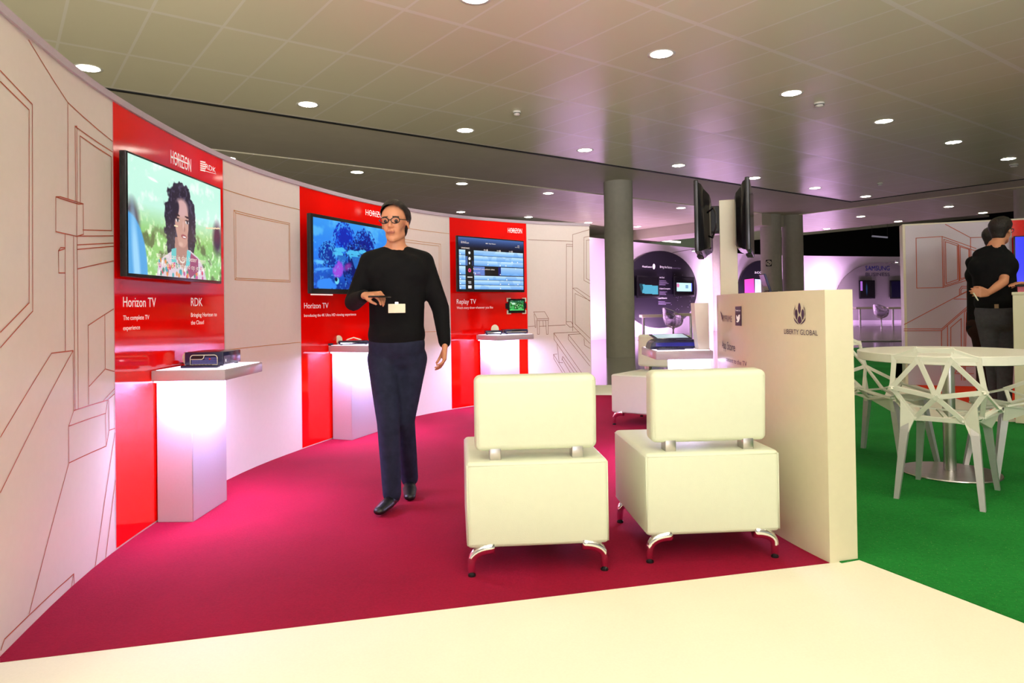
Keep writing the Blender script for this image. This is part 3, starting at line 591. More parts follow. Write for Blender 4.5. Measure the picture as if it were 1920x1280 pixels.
# tablet on the third red panel
p=Pic(72,54,(.06,.35,.12)); n=fbm(54,72,10,4,41); p.put(np.clip((n-.4)*4,0,1),(.20,.72,.32)); p.ell(.28,.3,.14,.12,(.75,.95,.85),soft=.4,jit=.8); p.put((p.Y<.2)*.5,(.1,.4,.35)); p.put(np.clip((fbm(54,72,5,3,42)-.6)*8,0,1),(.85,1,.8)); p.rect(0,.88,1,1,(.35,.85,.45))
a,zb=WAL.hit(951,587); c,zt=WAL.hit(983,560); A=WAL.xy(a,.02)[0]; Bp=WAL.xy(c,.02)[0]
TB=tv('wall_tablet','small black tablet with a green picture beside the Replay TV heading',A,Bp,zb,zb+(zt-zb),.012,p.a,bez=.022,strength=.9,bracket=.006,cat='tablet')
w=float(np.linalg.norm(Bp-A)); h=zt-zb; b=bmesh.new()
for sx in (-1,1):
    for (z0,z1) in ((-.012,.035),(h-.035,h+.012)): box(b,sx*(w/2+.006)-.008,sx*(w/2+.006)+.008,-.004,.014,z0,z1,.003,1)
    for (z0,z1) in ((-.012,.0),(h,h+.012)): box(b,sx*w/2-.04*(sx>0),sx*w/2+.04*(sx<0),-.004,.014,z0,z1,.003,1)
obj('corner_clamp',b,M['paper'],TB)
# ------------------------------------------------------------------ lit display plinths
def plinth(P,a,label,depth_in,length=.42,cap_out=.2,cap_side=.05,pd=.192,scale=1,ledw=15):
    """P: near outer corner of the column; a: direction along the wall"""
    a=Vector((*a,0)).normalized(); rz=math.atan2(a.y,a.x)        # local x along the wall, local -y outwards
    t=thing('display_plinth',label,'display stand',(P[0],P[1],.0),rz,'lit display plinths along the stand')
    y1=pd+depth_in
    b=bmesh.new(); box(b,0,length,0,y1,.003,.755,.003,1); obj('pedestal',b,M['wprint'],t,smooth=True)
    obj('shelf_top',BX(-cap_side,length+cap_side,-cap_out,y1,.757,.813,.004,2),M['wprint'],t,smooth=True)
    obj('light_panel',BX(-cap_side+.012,length+cap_side-.012,-cap_out+.012,y1-.02,.8125,.8155),M['glow'],t)
    b=bmesh.new(); box(b,-.022,length+.022,-.022,-.006,.747,.757); box(b,-.022,-.006,-.006,y1,.747,.757); box(b,length+.006,length+.022,-.006,y1,.747,.757)
    obj('led_strip',b,M['led'],t)
    c=Vector((*P,0)); R_=Matrix.Rotation(rz,3,'Z'); L=lambda x,y,z:tuple(c+R_@Vector((x,y,z)))
    light('AREA','shelf_light',L(length/2,-.1,.745),ledw,LILAC,L(length/2,-.03,0),shape='RECTANGLE',size=length,size_y=.08)
    light('AREA','shelf_light',L(-.035,y1-.13,.745),ledw*1.1,LILAC,L(-.02,y1-.1,0),shape='RECTANGLE',size=.03,size_y=.24)
    light('AREA','shelf_light',L(length+.035,y1-.13,.745),ledw*1.1,LILAC,L(length+.02,y1-.1,0),shape='RECTANGLE',size=.03,size_y=.24)
    return t,L,rz
S1,L1,r1=plinth((-1.711,3.72),(.02,1),'lit display plinth under the first wall television, carrying the large black set top box',0)
S2,L2,r2=plinth((-1.384,5.973),(.34,.94),'lit display plinth under the coral reef television, half hidden by the walking man',.0)
S3,L3,r3=plinth((-.25,7.77),(.78,.63),'lit display plinth under the programme guide television',.0)
# the fourth hangs on the low partition
S4,L4,r4=plinth((1.13,5.10),(0,-1),'lit display shelf on the inner side of the low white partition',.02,length=.42,pd=.18,cap_out=.18)
# ------------------------------------------------------------------ devices on the plinths
def place(name,label,cat,L,rz,x,y,z=.8155,extra=0,group=None): return thing(name,label,cat,L(x,y,z),rz+extra,group)
# large set top box on the first plinth (front faces the camera: local -x of the plinth)
t=thing('set_top_box','large black set top box with a chevron grille on the first lit plinth','set top box',(-1.728,4.03,.8155),-.02)
obj('case',BX(-.11,.11,-.12,.12,.006,.078,.006,2),M['navy'],t,smooth=True)
b=bmesh.new(); 
for x in (-.09,.09):
    for y in (-.1,.1): cyl(b,(x,y),.012,0,.007,10)
obj('foot',b,M['black'],t)
def rr(x0,x1,z0,z1,r,y,bl=True):
    pts=[]
    for cx,cz,a0 in ((x1-r,z1-r,0),(x0+r,z1-r,90)):
        for k in range(6): a=math.radians(a0+18*k); pts.append((cx+r*math.cos(a),y,cz+r*math.sin(a)))
    pts+=[(x0,y,z0),(x1,y,z0)]; return pts
q=rr(-.075,.078,.008,.062,.018,-.124); b=bmesh.new(); tube(b,q+[q[0]],.0022,6); tube(b,[(-.07,-.124,.038),(-.01,-.124,.038),(.0,-.124,.045),(.004,-.124,.060)],.002,6); obj('front_outline',b,M['paper'],t,smooth='all')
b=bmesh.new()
for i in range(16):
    for j in range(5):
        x=-.066+.009*i; z=.013+.0075*j
        if z>.034 and x<.005: continue
        v=[(x,z),(x+.004,z+.003),(x+.008,z),(x+.008,z+.002),(x+.004,z+.005),(x,z+.002)]
        b.faces.new([b.verts.new((px_,-.1225,pz_)) for px_,pz_ in v])
obj('grille',b,mat('blue_grille',hx('8088E8'),.4,noise=.03),t)
obj('display_window',BX(-.062,-.008,-.1235,-.12,.043,.056,.001,1),M['black'],t); obj('badge',BX(.030,.040,-.1235,-.12,.036,.044),M['chrome'],t)
obj('side_slot',BX(.109,.1115,-.115,-.03,.008,.055),M['black'],t); obj('indicator_light',BX(.111,.113,-.095,-.089,.022,.036),M['lettw'],t)
def remote(label,loc,rz,l=.19,w=.045):
    t=thing('remote_control',label,'remote control',loc,rz)
    obj('body',BX(-l/2,l/2,-w/2,w/2,0,.014,.006,3),M['navy'],t,smooth=True); b=bmesh.new()
    for i in range(8):
        for j in (-1,0,1): box(b,-l/2+.02+.018*i,-l/2+.03+.018*i,j*.012-.004,j*.012+.004,.0138,.0155)
    obj('button',b,M['blackm'],t); return t
remote('slim dark remote control lying in front of the large set top box',(-1.700,3.80,.8155),.03,.20)
def puck(label,loc,rz,r=.034):
    t=thing('round_sensor',label,'sensor',loc,rz)
    b=bmesh.new(); lathe(b,(0,0),[(0,-.006),(r*.8,-.005),(r,0),(r*.8,.005),(0,.006)],28); bmesh.ops.transform(b,matrix=Matrix.Translation((0,0,r+.008))@Matrix.Rotation(math.pi/2,4,'X')@Matrix.Scale(1.25,4,(0,1,0)),verts=b.verts); obj('disc',b,M['paper'],t,smooth=True)
    obj('stand',cyl(bmesh.new(),(0,0),.014,0,.008,16),M['paper'],t); obj('cable',tube(bmesh.new(),[(-.02,.008,.01),(-.05,.02,.012),(-.09,.015,.005),(-.13,.0,.0035)],.0025,6),M['black'],t,smooth='all'); return t
puck('round white disc sensor with a thin cable left of the large set top box',(-1.865,4.00,.8155),-.1,.03)
t=thing('power_adapter','small adapter and plug lying behind the large set top box','adapter',(-1.862,4.085,.8155),.2); obj('body',BX(-.02,.02,-.012,.012,0,.02,.004,2),M['black'],t,smooth=True); obj('cable',tube(bmesh.new(),[(-.02,0,.01),(-.04,.0,.004),(-.055,-.01,.0035)],.003,6),M['paper'],t,smooth='all')
def flatbox(label,loc,rz,w,d,h,group=None):
    t=thing('set_top_box',label,'set top box',loc,rz,group); obj('case',BX(-w/2,w/2,-d/2,d/2,.004,h,.012,3),M['navy'],t,smooth=True)
    obj('trim_strip',BX(-w/2+.02,w/2-.02,-d/2-.0015,-d/2+.002,h*.35,h*.55),M['chrome'],t); obj('display_window',BX(-w*.2,w*.2,-d/2-.002,-d/2+.001,h*.62,h*.85),M['black'],t)
    b=bmesh.new()
    for x in (-1,1):
        for y in (-1,1): cyl(b,(x*w*.4,y*d*.38),.01,0,.006,10)
    obj('foot',b,M['black'],t); return t
flatbox('flat black set top box on the second lit plinth',(-1.39,6.10,.8155),.25,.26,.16,.035)
puck('round white disc sensor on the second lit plinth',(-1.53,6.14,.8155),.2,.032)
t=thing('cable_loop','white cable arching behind the flat box on the second plinth','cable',(-1.42,6.24,.8155),.2); obj('cable',tube(bmesh.new(),[(-.1,0,.004),(-.05,0,.04),(.0,0,.055),(.06,0,.035),(.1,-.02,.004)],.005,6),M['paper'],t,smooth='all')
remote('dark remote control lying at the left end of the second plinth',(-1.6,6.02,.8155),.5,.1,.035)
flatbox('navy rounded box at the left on the third lit plinth',(-.215,7.86,.8155),.15,.19,.12,.048)
flatbox('long flat black set top box at the right on the third lit plinth',(.02,7.99,.8155),.35,.28,.16,.055)
puck('round white disc sensor behind the boxes on the third plinth',(-.20,7.98,.8155),.1,.045)
# fourth shelf
t=thing('set_top_box','dark blue set top box with a sloping front on the partition shelf','set top box',(1.135,4.90,.8155),0)
b=bmesh.new(); prof=[(-.19,0),(-.175,.045),(-.14,.065),(.12,.065),(.14,.05),(.14,0)]
lo=[b.verts.new((x,-.09,z)) for x,z in prof]; hi=[b.verts.new((x,.09,z)) for x,z in prof]; b.faces.new(lo[::-1]); b.faces.new(hi)
for i in range(6): b.faces.new((lo[i],lo[(i+1)%6],hi[(i+1)%6],hi[i]))
bmesh.ops.recalc_face_normals(b,faces=b.faces); bmesh.ops.bevel(b,geom=list(b.edges),offset=.006,segments=2,affect='EDGES')
obj('case',b,M['navy'],t,smooth=True); obj('front_band',BX(-.15,.13,-.0925,-.09,.02,.045,.001,1),mat('blue_gloss',hx('2A2E9A'),.12,noise=.03),t)
t=thing('tablet','tablet lying tilted on the set top box on the partition shelf','tablet',(1.10,4.88,.882),0); t.rotation_euler=(0,0,.1)
R3=Matrix.Rotation(math.radians(9),4,'X'); b=BX(-.13,.13,-.08,.08,0,.009,.004,2); bmesh.ops.transform(b,matrix=Matrix.Translation((0,0,.012))@R3,verts=b.verts); obj('casing',b,M['navy'],t,smooth=True)
b=BX(-.11,.11,-.065,.065,.009,.0098); bmesh.ops.transform(b,matrix=Matrix.Translation((0,0,.012))@R3,verts=b.verts); obj('screen',b,mat('pale_screen',(.3,.4,.5),.1,emit=(.6,.8,.95),es=.5,noise=.1,nscale=20),t)
remote('black keyboard remote at the front of the partition shelf',(1.07,4.74,.8155),.02,.19,.05)
t=thing('menu_stand','tall white tapering stand at the inner end of the partition shelf','display stand',(1.275,4.735,.8155),0)
b=bmesh.new(); V=[]
for z,x0,x1 in ((0,-.025,.045),(.08,-.035,.045),(.18,-.045,.045),(.315,-.05,.045)):
    V.append([b.verts.new(p) for p in ((x0,-.05,z),(x1,-.05,z),(x1,.05,z),(x0,.05,z))])
for a,c in zip(V,V[1:]):
    for k in range(4): b.faces.new((a[k],a[(k+1)%4],c[(k+1)%4],c[k]))
b.faces.new(V[0][::-1]); b.faces.new(V[-1]); bmesh.ops.recalc_face_normals(b,faces=b.faces); obj('shaft',b,M['white'],t,smooth=True); obj('base',BX(-.035,.05,-.055,.055,0,.008,.002,1),M['white'],t)
# ------------------------------------------------------------------ low curved partition
pt=tag(obj('low_partition',PAN.slab(0,PAN.S[-1],.001,1.176,0,-.145,.05),M['cream'],smooth=True),'low curved cream white partition with the dark flower emblem','partition')
obj('lettering',PAN.text('LIBERTY GLOBAL',1471,625.5,1534,628.5,9.6),M['lettd'],pt)
obj('lettering',PAN.text('App Store',1354.5,652,1379,657,15),M['lettd'],pt)
obj('lettering',PAN.text('content to the TV',1362,676,1401,687,8.5),M['lettd'],pt)
obj('lettering',PAN.text('MYPRIME',1355,602,1373,604,12),M['lettg'],pt)
obj('logo',PAN.poly([(1351,583),(1354,587),(1356,597),(1354.5,601),(1352.5,590)]),M['lettd'],pt)
obj('social_badge',PAN.poly([(1379,574.5),(1390.8,573.8),(1391.2,610.8),(1379.4,610)]),M['lettd'],pt)
b=PAN.text('Tweet us',1380.2,583,1389.6,583.5,3.2,.004)
PAN.poly([(1381.8,590),(1384.5,594.5),(1386.3,590),(1388.6,589.5),(1388.4,597),(1386.8,602.5),(1384,604.5),(1381.6,603),(1384,600.5),(1382,596)],.004,bm=b); obj('badge_print',b,M['lettw'],pt)
# flower emblem: petals in (s,z) metres round its foot
cx,cz=PAN.hit(1500,606); top=PAN.hit(1500,567)[1]; Hh=top-cz; Wd=(PAN.hit(1511.5,590)[0]-PAN.hit(1488.5,590)[0])
b=bmesh.new()
def petal(pts):
    f=b.faces.new([b.verts.new(PAN.pos(cx+x*Wd,cz+z*Hh,.002)) for x,z in pts]); bmesh.ops.triangulate(b,faces=[f])
petal([(0,1.0),(.07,.93),(.12,.75),(.10,.58),(0,.42),(-.10,.58),(-.12,.75),(-.07,.93)])
petal([(0,.38),(.10,.30),(.18,.12),(.10,.02),(0,-.02),(-.10,.02),(-.18,.12),(-.10,.30)])
for s in (-1,1):
    petal([(s*.27,.70),(s*.36,.60),(s*.38,.42),(s*.30,.22),(s*.22,.16),(s*.14,.40),(s*.17,.60)][::s])
    petal([(s*.34,.92),(s*.37,.80),(s*.45,.66),(s*.47,.45),(s*.43,.28),(s*.42,.62),(s*.35,.74)][::s])
    petal([(s*.50,.30),(s*.44,.14),(s*.30,.03),(s*.16,-.03),(s*.06,-.05),(s*.22,.06),(s*.36,.17)][::s])
obj('emblem',b,M['lettd'],pt)
t=thing('phone_stand','thin dark phone leaning at the top edge of the low partition','phone',tuple(PAN.pos(PAN.hit(1422,549)[0],1.1765,-.06)),0)
b=BX(-.012,.0,-.035,.035,0,.10,.003,1); bmesh.ops.transform(b,matrix=Matrix.Rotation(math.radians(-18),4,'Y'),verts=b.verts); obj('casing',b,M['navy'],t); obj('base',BX(-.02,.03,-.03,.03,0,.006),M['black'],t)
# ------------------------------------------------------------------ pillar with two hanging televisions
t=thing('screen_pillar','tall white square pillar between the two hanging black televisions','pillar',(1.875,6.02,0),-.28)
obj('shaft',BX(-.072,.072,-.072,.072,.0,2.01,.003,1),M['cream'],t,smooth=True); obj('base_plate',BX(-.16,.16,-.16,.16,0,.02,.004,1),M['steel'],t)
def side_tv(label,N,D,side,bez=.02):
    """N near lower corner, D direction away; bulging back on the side given (+1 right, -1 left)"""
    D=Vector((*D,0)).normalized(); rz=math.atan2(D.y,D.x); w=1.0; h=.59
    t=thing('television',label,'television',(N[0],N[1],1.545),rz,'pair of televisions hung on the white pillar')
    s=-side   # local +y is left of D
    f=lambda x,y,z:Vector((x,y*s,z))
    b=bmesh.new(); box(b,0,w,min(0,.035*s),max(0,.035*s),0,h,.008,3); obj('frame',b,M['black'],t,smooth=True)
    # stepped bulging back
    prof=[(.035,.05,.04),(.06,.08,.10),(.11,.20,.17),(.115,.5,.18),(.10,.55,.20)]
    b=bmesh.new(); R=[]
    for y,ix,iz in ((.03,.02,.015),(.055,.045,.03),(.075,.12,.06),(.115,.17,.10),(.125,.20,.13)):
        R.append([b.verts.new(f(x,y,z)) for x,z in ((ix,iz*.5),(w-ix,iz*.5),(w-ix,h-iz),(ix,h-iz))])
    for a,c in zip(R,R[1:]):
        for k in range(4): b.faces.new((a[k],a[(k+1)%4],c[(k+1)%4],c[k]))
    b.faces.new(R[0]); b.faces.new(R[-1]); bmesh.ops.recalc_face_normals(b,faces=b.faces); obj('back_casing',b,M['black'],t,smooth=True)
    b=bmesh.new(); box(b,.02,w-.02,min(-.0015*s,-.0005*s),max(-.0015*s,-.0005*s),.03,h-.03); obj('screen',b,mat('dark_glass',(.01,.01,.012),.06,noise=.02),t)
    b=bmesh.new(); box(b,.38,.58,min(.12*s,.19*s),max(.12*s,.19*s),.2,.42,.004,1); obj('wall_bracket',b,M['blackm'],t)
    b=bmesh.new(); box(b,.35,.65,min(.0,.05*s),max(.0,.05*s),-.018,.002,.004,1); obj('speaker_bar',b,M['blackm'],t,smooth=True)
    b=bmesh.new(); tube(b,[f(.10,.10,.33),f(.05,.15,.36),f(.02,.17,.30),f(.02,.17,.20),f(.08,.14,.12),f(.15,.11,.14)],.008,8)
    if side>0: obj('cable',b,M['black'],t,smooth='all')
    else: b.free()
    return t
side_tv('black television hanging on the left side of the white pillar',(1.495,5.68),(.30,.954),1)
side_tv('black television hanging on the right side of the white pillar',(1.905,5.55),(.355,.935),-1)
# ------------------------------------------------------------------ white cube armchairs
def make_armchair(label):
    t=thing('armchair',label,'armchair',(0,0,0),0,'white leather cube armchairs')     # local: back edge at y=0, seat towards +y
    w=.30
    o=obj('seat_block',BX(-w,w,0,.61,.117,.474,.022,4),M['leather'],t,smooth=True)
    b=bmesh.new()
    for z in (.1335,.4585):
        tube(b,[(-w+.012,.0035,z),(w-.012,.0035,z)],.003,6); tube(b,[(-w+.0035,.012,z),(-w+.0035,.598,z)],.003,6); tube(b,[(w-.0035,.012,z),(w-.0035,.598,z)],.003,6); tube(b,[(-w+.012,.6065,z),(w-.012,.6065,z)],.003,6)
    for x in (-1,1): tube(b,[(x*(w-.005),.005,.13),(x*(w-.005),.005,.46)],.003,6)
    obj('piping',b,M['leather'],o,smooth='all')
    bk=bmesh.new(); box(bk,-.26,.26,-.055,.055,0,.315,.028,5)
    bmesh.ops.transform(bk,matrix=Matrix.Translation((0,.085,.512))@Matrix.Rotation(math.radians(2),4,'X'),verts=bk.verts)
    k=obj('backrest',bk,M['leather'],t,smooth=True)
    b=bmesh.new(); tube(b,[(-.243,.034,.535),(-.243,.024,.80),(.243,.024,.80),(.243,.034,.535),(-.243,.034,.535)],.0025,6); obj('piping',b,M['leather'],k,smooth='all')
    for x in (-1,1):
        b=bmesh.new(); box(b,x*.175-.024,x*.175+.024,.035,.105,.472,.527,.004,2); obj('back_bracket',b,M['steel'],t,smooth=True)
    for x in (-1,1):
        for y,s in ((.022,-1),(.588,1)):
            b=bmesh.new(); pts=[]; rad=[]
            for i in range(9):
                a=math.radians(90*i/8); pts.append((x*(w-.115+.095*math.sin(a)),y,.118-.06*(1-math.cos(a)))); rad.append(.017+.012*math.cos(a)**2)
            pts.append((x*(w-.02),y,.004)); rad.append(.0145)
            tube(b,pts,rad,14); obj('leg',b,M['chrome'],t,smooth='all')
            obj('leg_foot',cyl(bmesh.new(),(x*(w-.02),y),.0165,.0,.008,14),M['black'],t)
    return t
A0=make_armchair('left front white cube armchair, seen from behind on the crimson carpet')
def setc(o,l,r,z=.004):   # l, r: left and right rear corners on the ground
    c=((l[0]+r[0])/2,(l[1]+r[1])/2); o.location=(c[0],c[1],z); o.rotation_euler=(0,0,math.atan2(r[1]-l[1],r[0]-l[0]))
setc(A0,(-.203,2.895),(.398,2.945))
A1=copy_tree(A0); A1['label']='right front white cube armchair, standing beside the low cream partition'; setc(A1,(.564,3.02),(1.163,3.065))
A2=copy_tree(A0); A2['label']='far white cube armchair, turned sideways behind the right front armchair'
ea=Vector((.80,-.60)); eb=Vector((.60,.80)); lf=Vector((.915,6.56))       # its near left edge
n_=lf+eb*.61; A2.location=(n_.x+ea.x*.3,n_.y+ea.y*.3,.004); A2.rotation_euler=(0,0,math.atan2(ea.y,ea.x)+math.pi)
A2.rotation_euler=(0,0,math.atan2(-ea.y,-ea.x))
# ------------------------------------------------------------------ round table
TX,TY=2.82,4.53
t=thing('bar_table','round white table on a brushed steel column and disc base','table',(TX,TY,.006))
b=bmesh.new(); lathe(b,(0,0),[(0,.735),(.522,.735),(.527,.738),(.527,.787),(.524,.79),(0,.79)],72); obj('tabletop',b,M['powder'],t,smooth=True)
obj('column',lathe(bmesh.new(),(0,0),[(.037,.018),(.037,.735),(0,.735)],28),M['steel'],t,smooth=True)
b=bmesh.new(); lathe(b,(0,0),[(0,0),(.285,0),(.288,.006),(.285,.012),(.05,.02),(0,.02)],56); obj('base_plate',b,M['steel'],t,smooth=True)
# ------------------------------------------------------------------ faceted wire chairs
def bar(bm,p,q,w=.024,th=.010,n=None):
    p,q=Vector(p),Vector(q); d=(q-p).normalized(); n=Vector(n) if n is not None else Vector((0,0,1))
    n=(n-d*n.dot(d)).normalized(); s=d.cross(n)
    V=[]
    for e,k in ((p-d*w*.35,1),(p+(q-p)*.18,.78),(p+(q-p)*.82,.78),(q+d*w*.35,1)):
        V.append([bm.verts.new(e+s*a*w/2*k+n*b_*th/2) for a,b_ in ((-1,-1),(1,-1),(1,1),(-1,1))])
    for a,c in zip(V,V[1:]):
        for k in range(4): bm.faces.new((a[k],a[(k+1)%4],c[(k+1)%4],c[k]))
    bm.faces.new(V[0][::-1]); bm.faces.new(V[-1])
def make_facet_chair(label):
    t=thing('facet_chair',label,'chair',(0,0,.006),0,'white faceted wire chairs around the round table')   # faces +y
    N={}
    def sy(k,x,y,z): N[k+'l']=(-x,y,z); N[k+'r']=(x,y,z)
    sy('T',.085,-.315,.845); sy('H',.20,-.285,.80); sy('M',.222,-.255,.625); sy('B',.118,-.205,.455); N['C']=(0,-.275,.585)
    sy('U',.075,-.312,.795); sy('S',.25,.0,.515); sy('F',.235,.22,.468); sy('G',.09,.275,.448); N['O']=(0,.03,.425); sy('P',.15,.02,.435); sy('R',.185,-.10,.47)
    back=['Tl Tr','Tl Hl','Tr Hr','Ul Ur','Hl Ul','Hr Ur','Hl Ml','Hr Mr','Ul Ml','Ur Mr','Ul C','Ur C','Ml C','Mr C','C Bl','C Br','Ml Bl','Mr Br','Bl Br']
    seat=['Ml Sl','Mr Sr','Sl Fl','Sr Fr','Fl Gl','Fr Gr','Gl Gr','Bl Rl','Br Rr','Rl Sl','Rr Sr','Rl Pl','Rr Pr','Pl O','Pr O','O Gl','O Gr','Pl Fl','Pr Fr','Bl O','Br O','Pl Sl','Pr Sr','Rl Ml','Rr Mr']
    b=bmesh.new()
    for e in back:
        p,q=e.split(); bar(b,N[p],N[q],.032,.011,(0,1,.25))
    for sgn in ('l','r'):      # the broad top panel between T, H and U
        pts=[N['T'+sgn],N['H'+sgn],N['U'+sgn]]; 
        for o in (-.005,.005): b.faces.new([b.verts.new((p[0],p[1]+o,p[2])) for p in pts])
    o=obj('backrest',b,M['powder'],t)
    b=bmesh.new()
    for e in seat:
        p,q=e.split(); bar(b,N[p],N[q],.029,.011,(0,0,1) if e[0] not in 'M' else (1,0,.3))
    obj('seat',b,M['powder'],t)
    for x in (-1,1):
        for y,fx,fy in ((-.20,.205,-.275),(.20,.205,.275)):
            b=bmesh.new(); tp=Vector((x*.165,y,.44)); bt=Vector((x*fx,fy,.0)); V=[]
            for p,w,d in ((tp,.017,.017),(tp+(bt-tp)*.12,.021,.021),(bt,.013,.014)):
                V.append([b.verts.new(p+Vector((a*w,c*d,0))) for a,c in ((-1,-1),(1,-1),(1,1),(-1,1))])
            for a,c in zip(V,V[1:]):
                for k in range(4): b.faces.new((a[k],a[(k+1)%4],c[(k+1)%4],c[k]))
            b.faces.new(V[0]); b.faces.new(V[-1][::-1]); bmesh.ops.recalc_face_normals(b,faces=b.faces); obj('leg',b,M['alu'],t)
            b=bmesh.new(); q=tp+(bt-tp)*.16; src=[N['B'+('r' if x>0 else 'l')],N['M'+('r' if x>0 else 'l')] if y<0 else N['S'+('r' if x>0 else 'l')]] if y<0 else [N['P'+('r' if x>0 else 'l')],N['F'+('r' if x>0 else 'l')]]
            A_,B_=Vector(src[0]),Vector(src[1]); B_=A_+(B_-A_)*(.62 if y<0 else 1)
            for dy in (-.012,.012):
                b.faces.new([b.verts.new(v+Vector((0,dy,0))) for v in (A_,B_,q+Vector((x*.021,0,0)),q-Vector((x*.021,0,0)))])
            vs=list(b.verts); 
            for i in range(4): b.faces.new((vs[i],vs[(i+1)%4],vs[4+(i+1)%4],vs[4+i]))
            bmesh.ops.recalc_face_normals(b,faces=b.faces); obj('leg_bracket',b,M['powder'],t)
    return t
C0=make_facet_chair('nearest white faceted chair, its back turned to the camera')
def setf(o,x,y,fx,fy): o.location=(x,y,.006); o.rotation_euler=(0,0,math.atan2(fy,fx)-math.pi/2)
setf(C0,2.50,4.04,.66,.75)
C1=copy_tree(C0); C1['label']='white faceted chair left of the round table, beside the low partition'; setf(C1,2.625,5.0,.50,-.87)
C2=copy_tree(C0); C2['label']='white faceted chair at the right edge of the photo, beyond the round table'; setf(C2,3.27,4.46,-.98,.18)
# white plinth at the right edge
t=thing('counter','tall narrow white counter at the right edge beside the standing men','counter',(4.52,6.30,.0),-.62)
obj('pedestal',BX(0,.46,0,.46,.010,1.165,.003,1),M['cream'],t); obj('top',BX(-.006,.47,-.006,.47,1.165,1.19,.002,1),M['cream'],t)
# ------------------------------------------------------------------ kitchen print stand on the right
B2=Surf([(5.232,9.314),(6.385,8.856),(8.2,8.13)])
BH=2.15
bw=struct(obj('wall_right',B2.slab(0,B2.S[-1],.0,BH,0,-.28,.3),M['cream'])); 
obj('print_panel',B2.slab(.03,B2.hit(1900,600)[0],.012,BH-.02,.006,.0005,.2),M['wprint'],bw)
rp=obj('red_panel',B2.slab(B2.hit(1900,600)[0]+.004,B2.S[-1]-.01,.012,BH-.02,.006,.0005,.2),M['red'],bw)
def K(pl): return [[(1600+x/4,380+y/4) for x,y in q] for q in pl]
KP=K([[(470,265),(665,253),(672,635),(475,640),(470,265)],[(665,253),(918,343)],[(678,275),(785,310),(792,588),(682,622),(678,275)],[(690,292),(778,322),(782,575),(695,605),(690,292)],[(790,318),(870,345),(872,555),(797,582),(790,318)],[(800,330),(865,350),(866,550),(803,570),(800,330)],
 [(672,635),(870,575)],[(880,350),(915,360)],[(880,350),(882,420)],[(690,162),(878,262),(1060,256)],[(878,262),(878,345)],[(382,912),(865,655)],[(755,722),(880,722)],[(755,715),(855,665)],[(795,690),(795,650),(812,627),(850,627),(868,645)],[(806,680),(806,655),(818,640),(845,640)],[(850,670),(850,710)],
 [(380,945),(662,945),(880,755)],[(380,960),(662,958),(880,768)],[(660,958),(660,1330)],[(705,925),(708,1330)],[(730,1330),(730,935),(808,868),(810,1330)],[(828,1330),(832,820),(880,780)],[(838,1330),(845,880),(880,850)],[(845,880),(848,820),(880,795)],[(690,1320),(740,1240),(800,1130)],[(720,1330),(870,1130)],[(780,1225),(900,1225)],[(760,1280),(900,1280)]])
obj('line_drawing',B2.lines(KP,.0085,.0085),M['rline'],bw)
p=Pic(128,96,(.02,.06,.75)); p.ell(.5,.62,.55,.18,(.45,.95,1),soft=1.2); p.ell(.45,.62,.35,.10,(.95,1,1),soft=1); p.ell(.55,.35,.30,.12,(.35,.55,1),rot=-.6,soft=1); p.ell(.4,.85,.4,.15,(.55,.25,.95),soft=1); p.rect(0,0,.11,1,(.01,.10,.85)); p.rect(.11,.0,.12,1,(.02,.02,.2))
sA=B2.hit(1897,500)[0]; A=B2.xy(sA,.125)[0]; Bq=B2.xy(sA+1.1,.125)[0]
TK=tv('television','wall television with a bright blue picture behind the standing men',A,Bq,1.29,1.92,.04,p.a,bez=.012,strength=1.6)
obj('screen_text',text_fit('econ',-.37,.47,.28,.05,lambda x,y:Vector((x,-.003,y))),M['lettw'],TK)
# ------------------------------------------------------------------ far white hall wall with the company discs
HWL=Surf([(.9,21.1),(2.62,22.88),(4.25,24.62),(7.33,27.83),(10.12,31.1),(13.96,33.2),(19.1,34.9),(24,35.9)],5)
HZ=3.37
struct(obj('wall_hall',HWL.slab(0,HWL.S[-1],0,HZ,0,-.25,.5),M['hallwall'],smooth=True))
def ring(c,rx,ry,n=56,clip=None): return [(c[0]+rx*math.cos(2*math.pi*k/n),c[1]+ry*math.sin(2*math.pi*k/n)) for k in range(n)]
PL={}
def disc_thing(name,label,c,rx,ry,m,cut=None):
    pts=[p for p in ring(c,rx,ry)] 
    if cut: pts=[(x,min(y,cut)) for x,y in pts]
    sl,sr=HWL.hit(c[0]-rx,c[1])[0],HWL.hit(c[0]+rx,c[1])[0]; S_=Surf([HWL.xy(sl,.13)[0],HWL.xy(sr,.13)[0]])
    q=[S_.hit(*p) for p in pts]; b=bmesh.new()
    fr=[b.verts.new(S_.pos(s,z,.0)) for s,z in q]; bk=[b.verts.new(S_.pos(s,z,-.09)) for s,z in q]
    f=b.faces.new(fr); n=len(q)
    for i in range(n): b.faces.new((fr[i],fr[(i+1)%n],bk[(i+1)%n],bk[i]))
    bmesh.ops.triangulate(b,faces=[f]); bmesh.ops.recalc_face_normals(b,faces=b.faces)
    o=obj(name,b,m); PL[o.name]=S_; return tag(o,label,'display disc')
D1=disc_thing('display_disc','big dark plum disc with two small screens on the far white wall',(1237.5,542.5),69.5,72.5,M['plum'])
D2=disc_thing('display_disc','dark plum disc behind the white pillar, reading accen',(1428,552),44,64,M['plum'])
D3=disc_thing('display_disc','grey arch shaped disc with the phone brand lettering on the far wall',(1653,556),83,64,M['grey'],600)
def T(par,s,x0,y0,x1,y1,hp,m,off=.012): obj('lettering',PL[par.name].text(s,x0,y0,x1,y1,hp,off),M[m] if isinstance(m,str) else m,par)
dim=mat('dim_lettering',hx('9088A0'),.5,noise=.02)
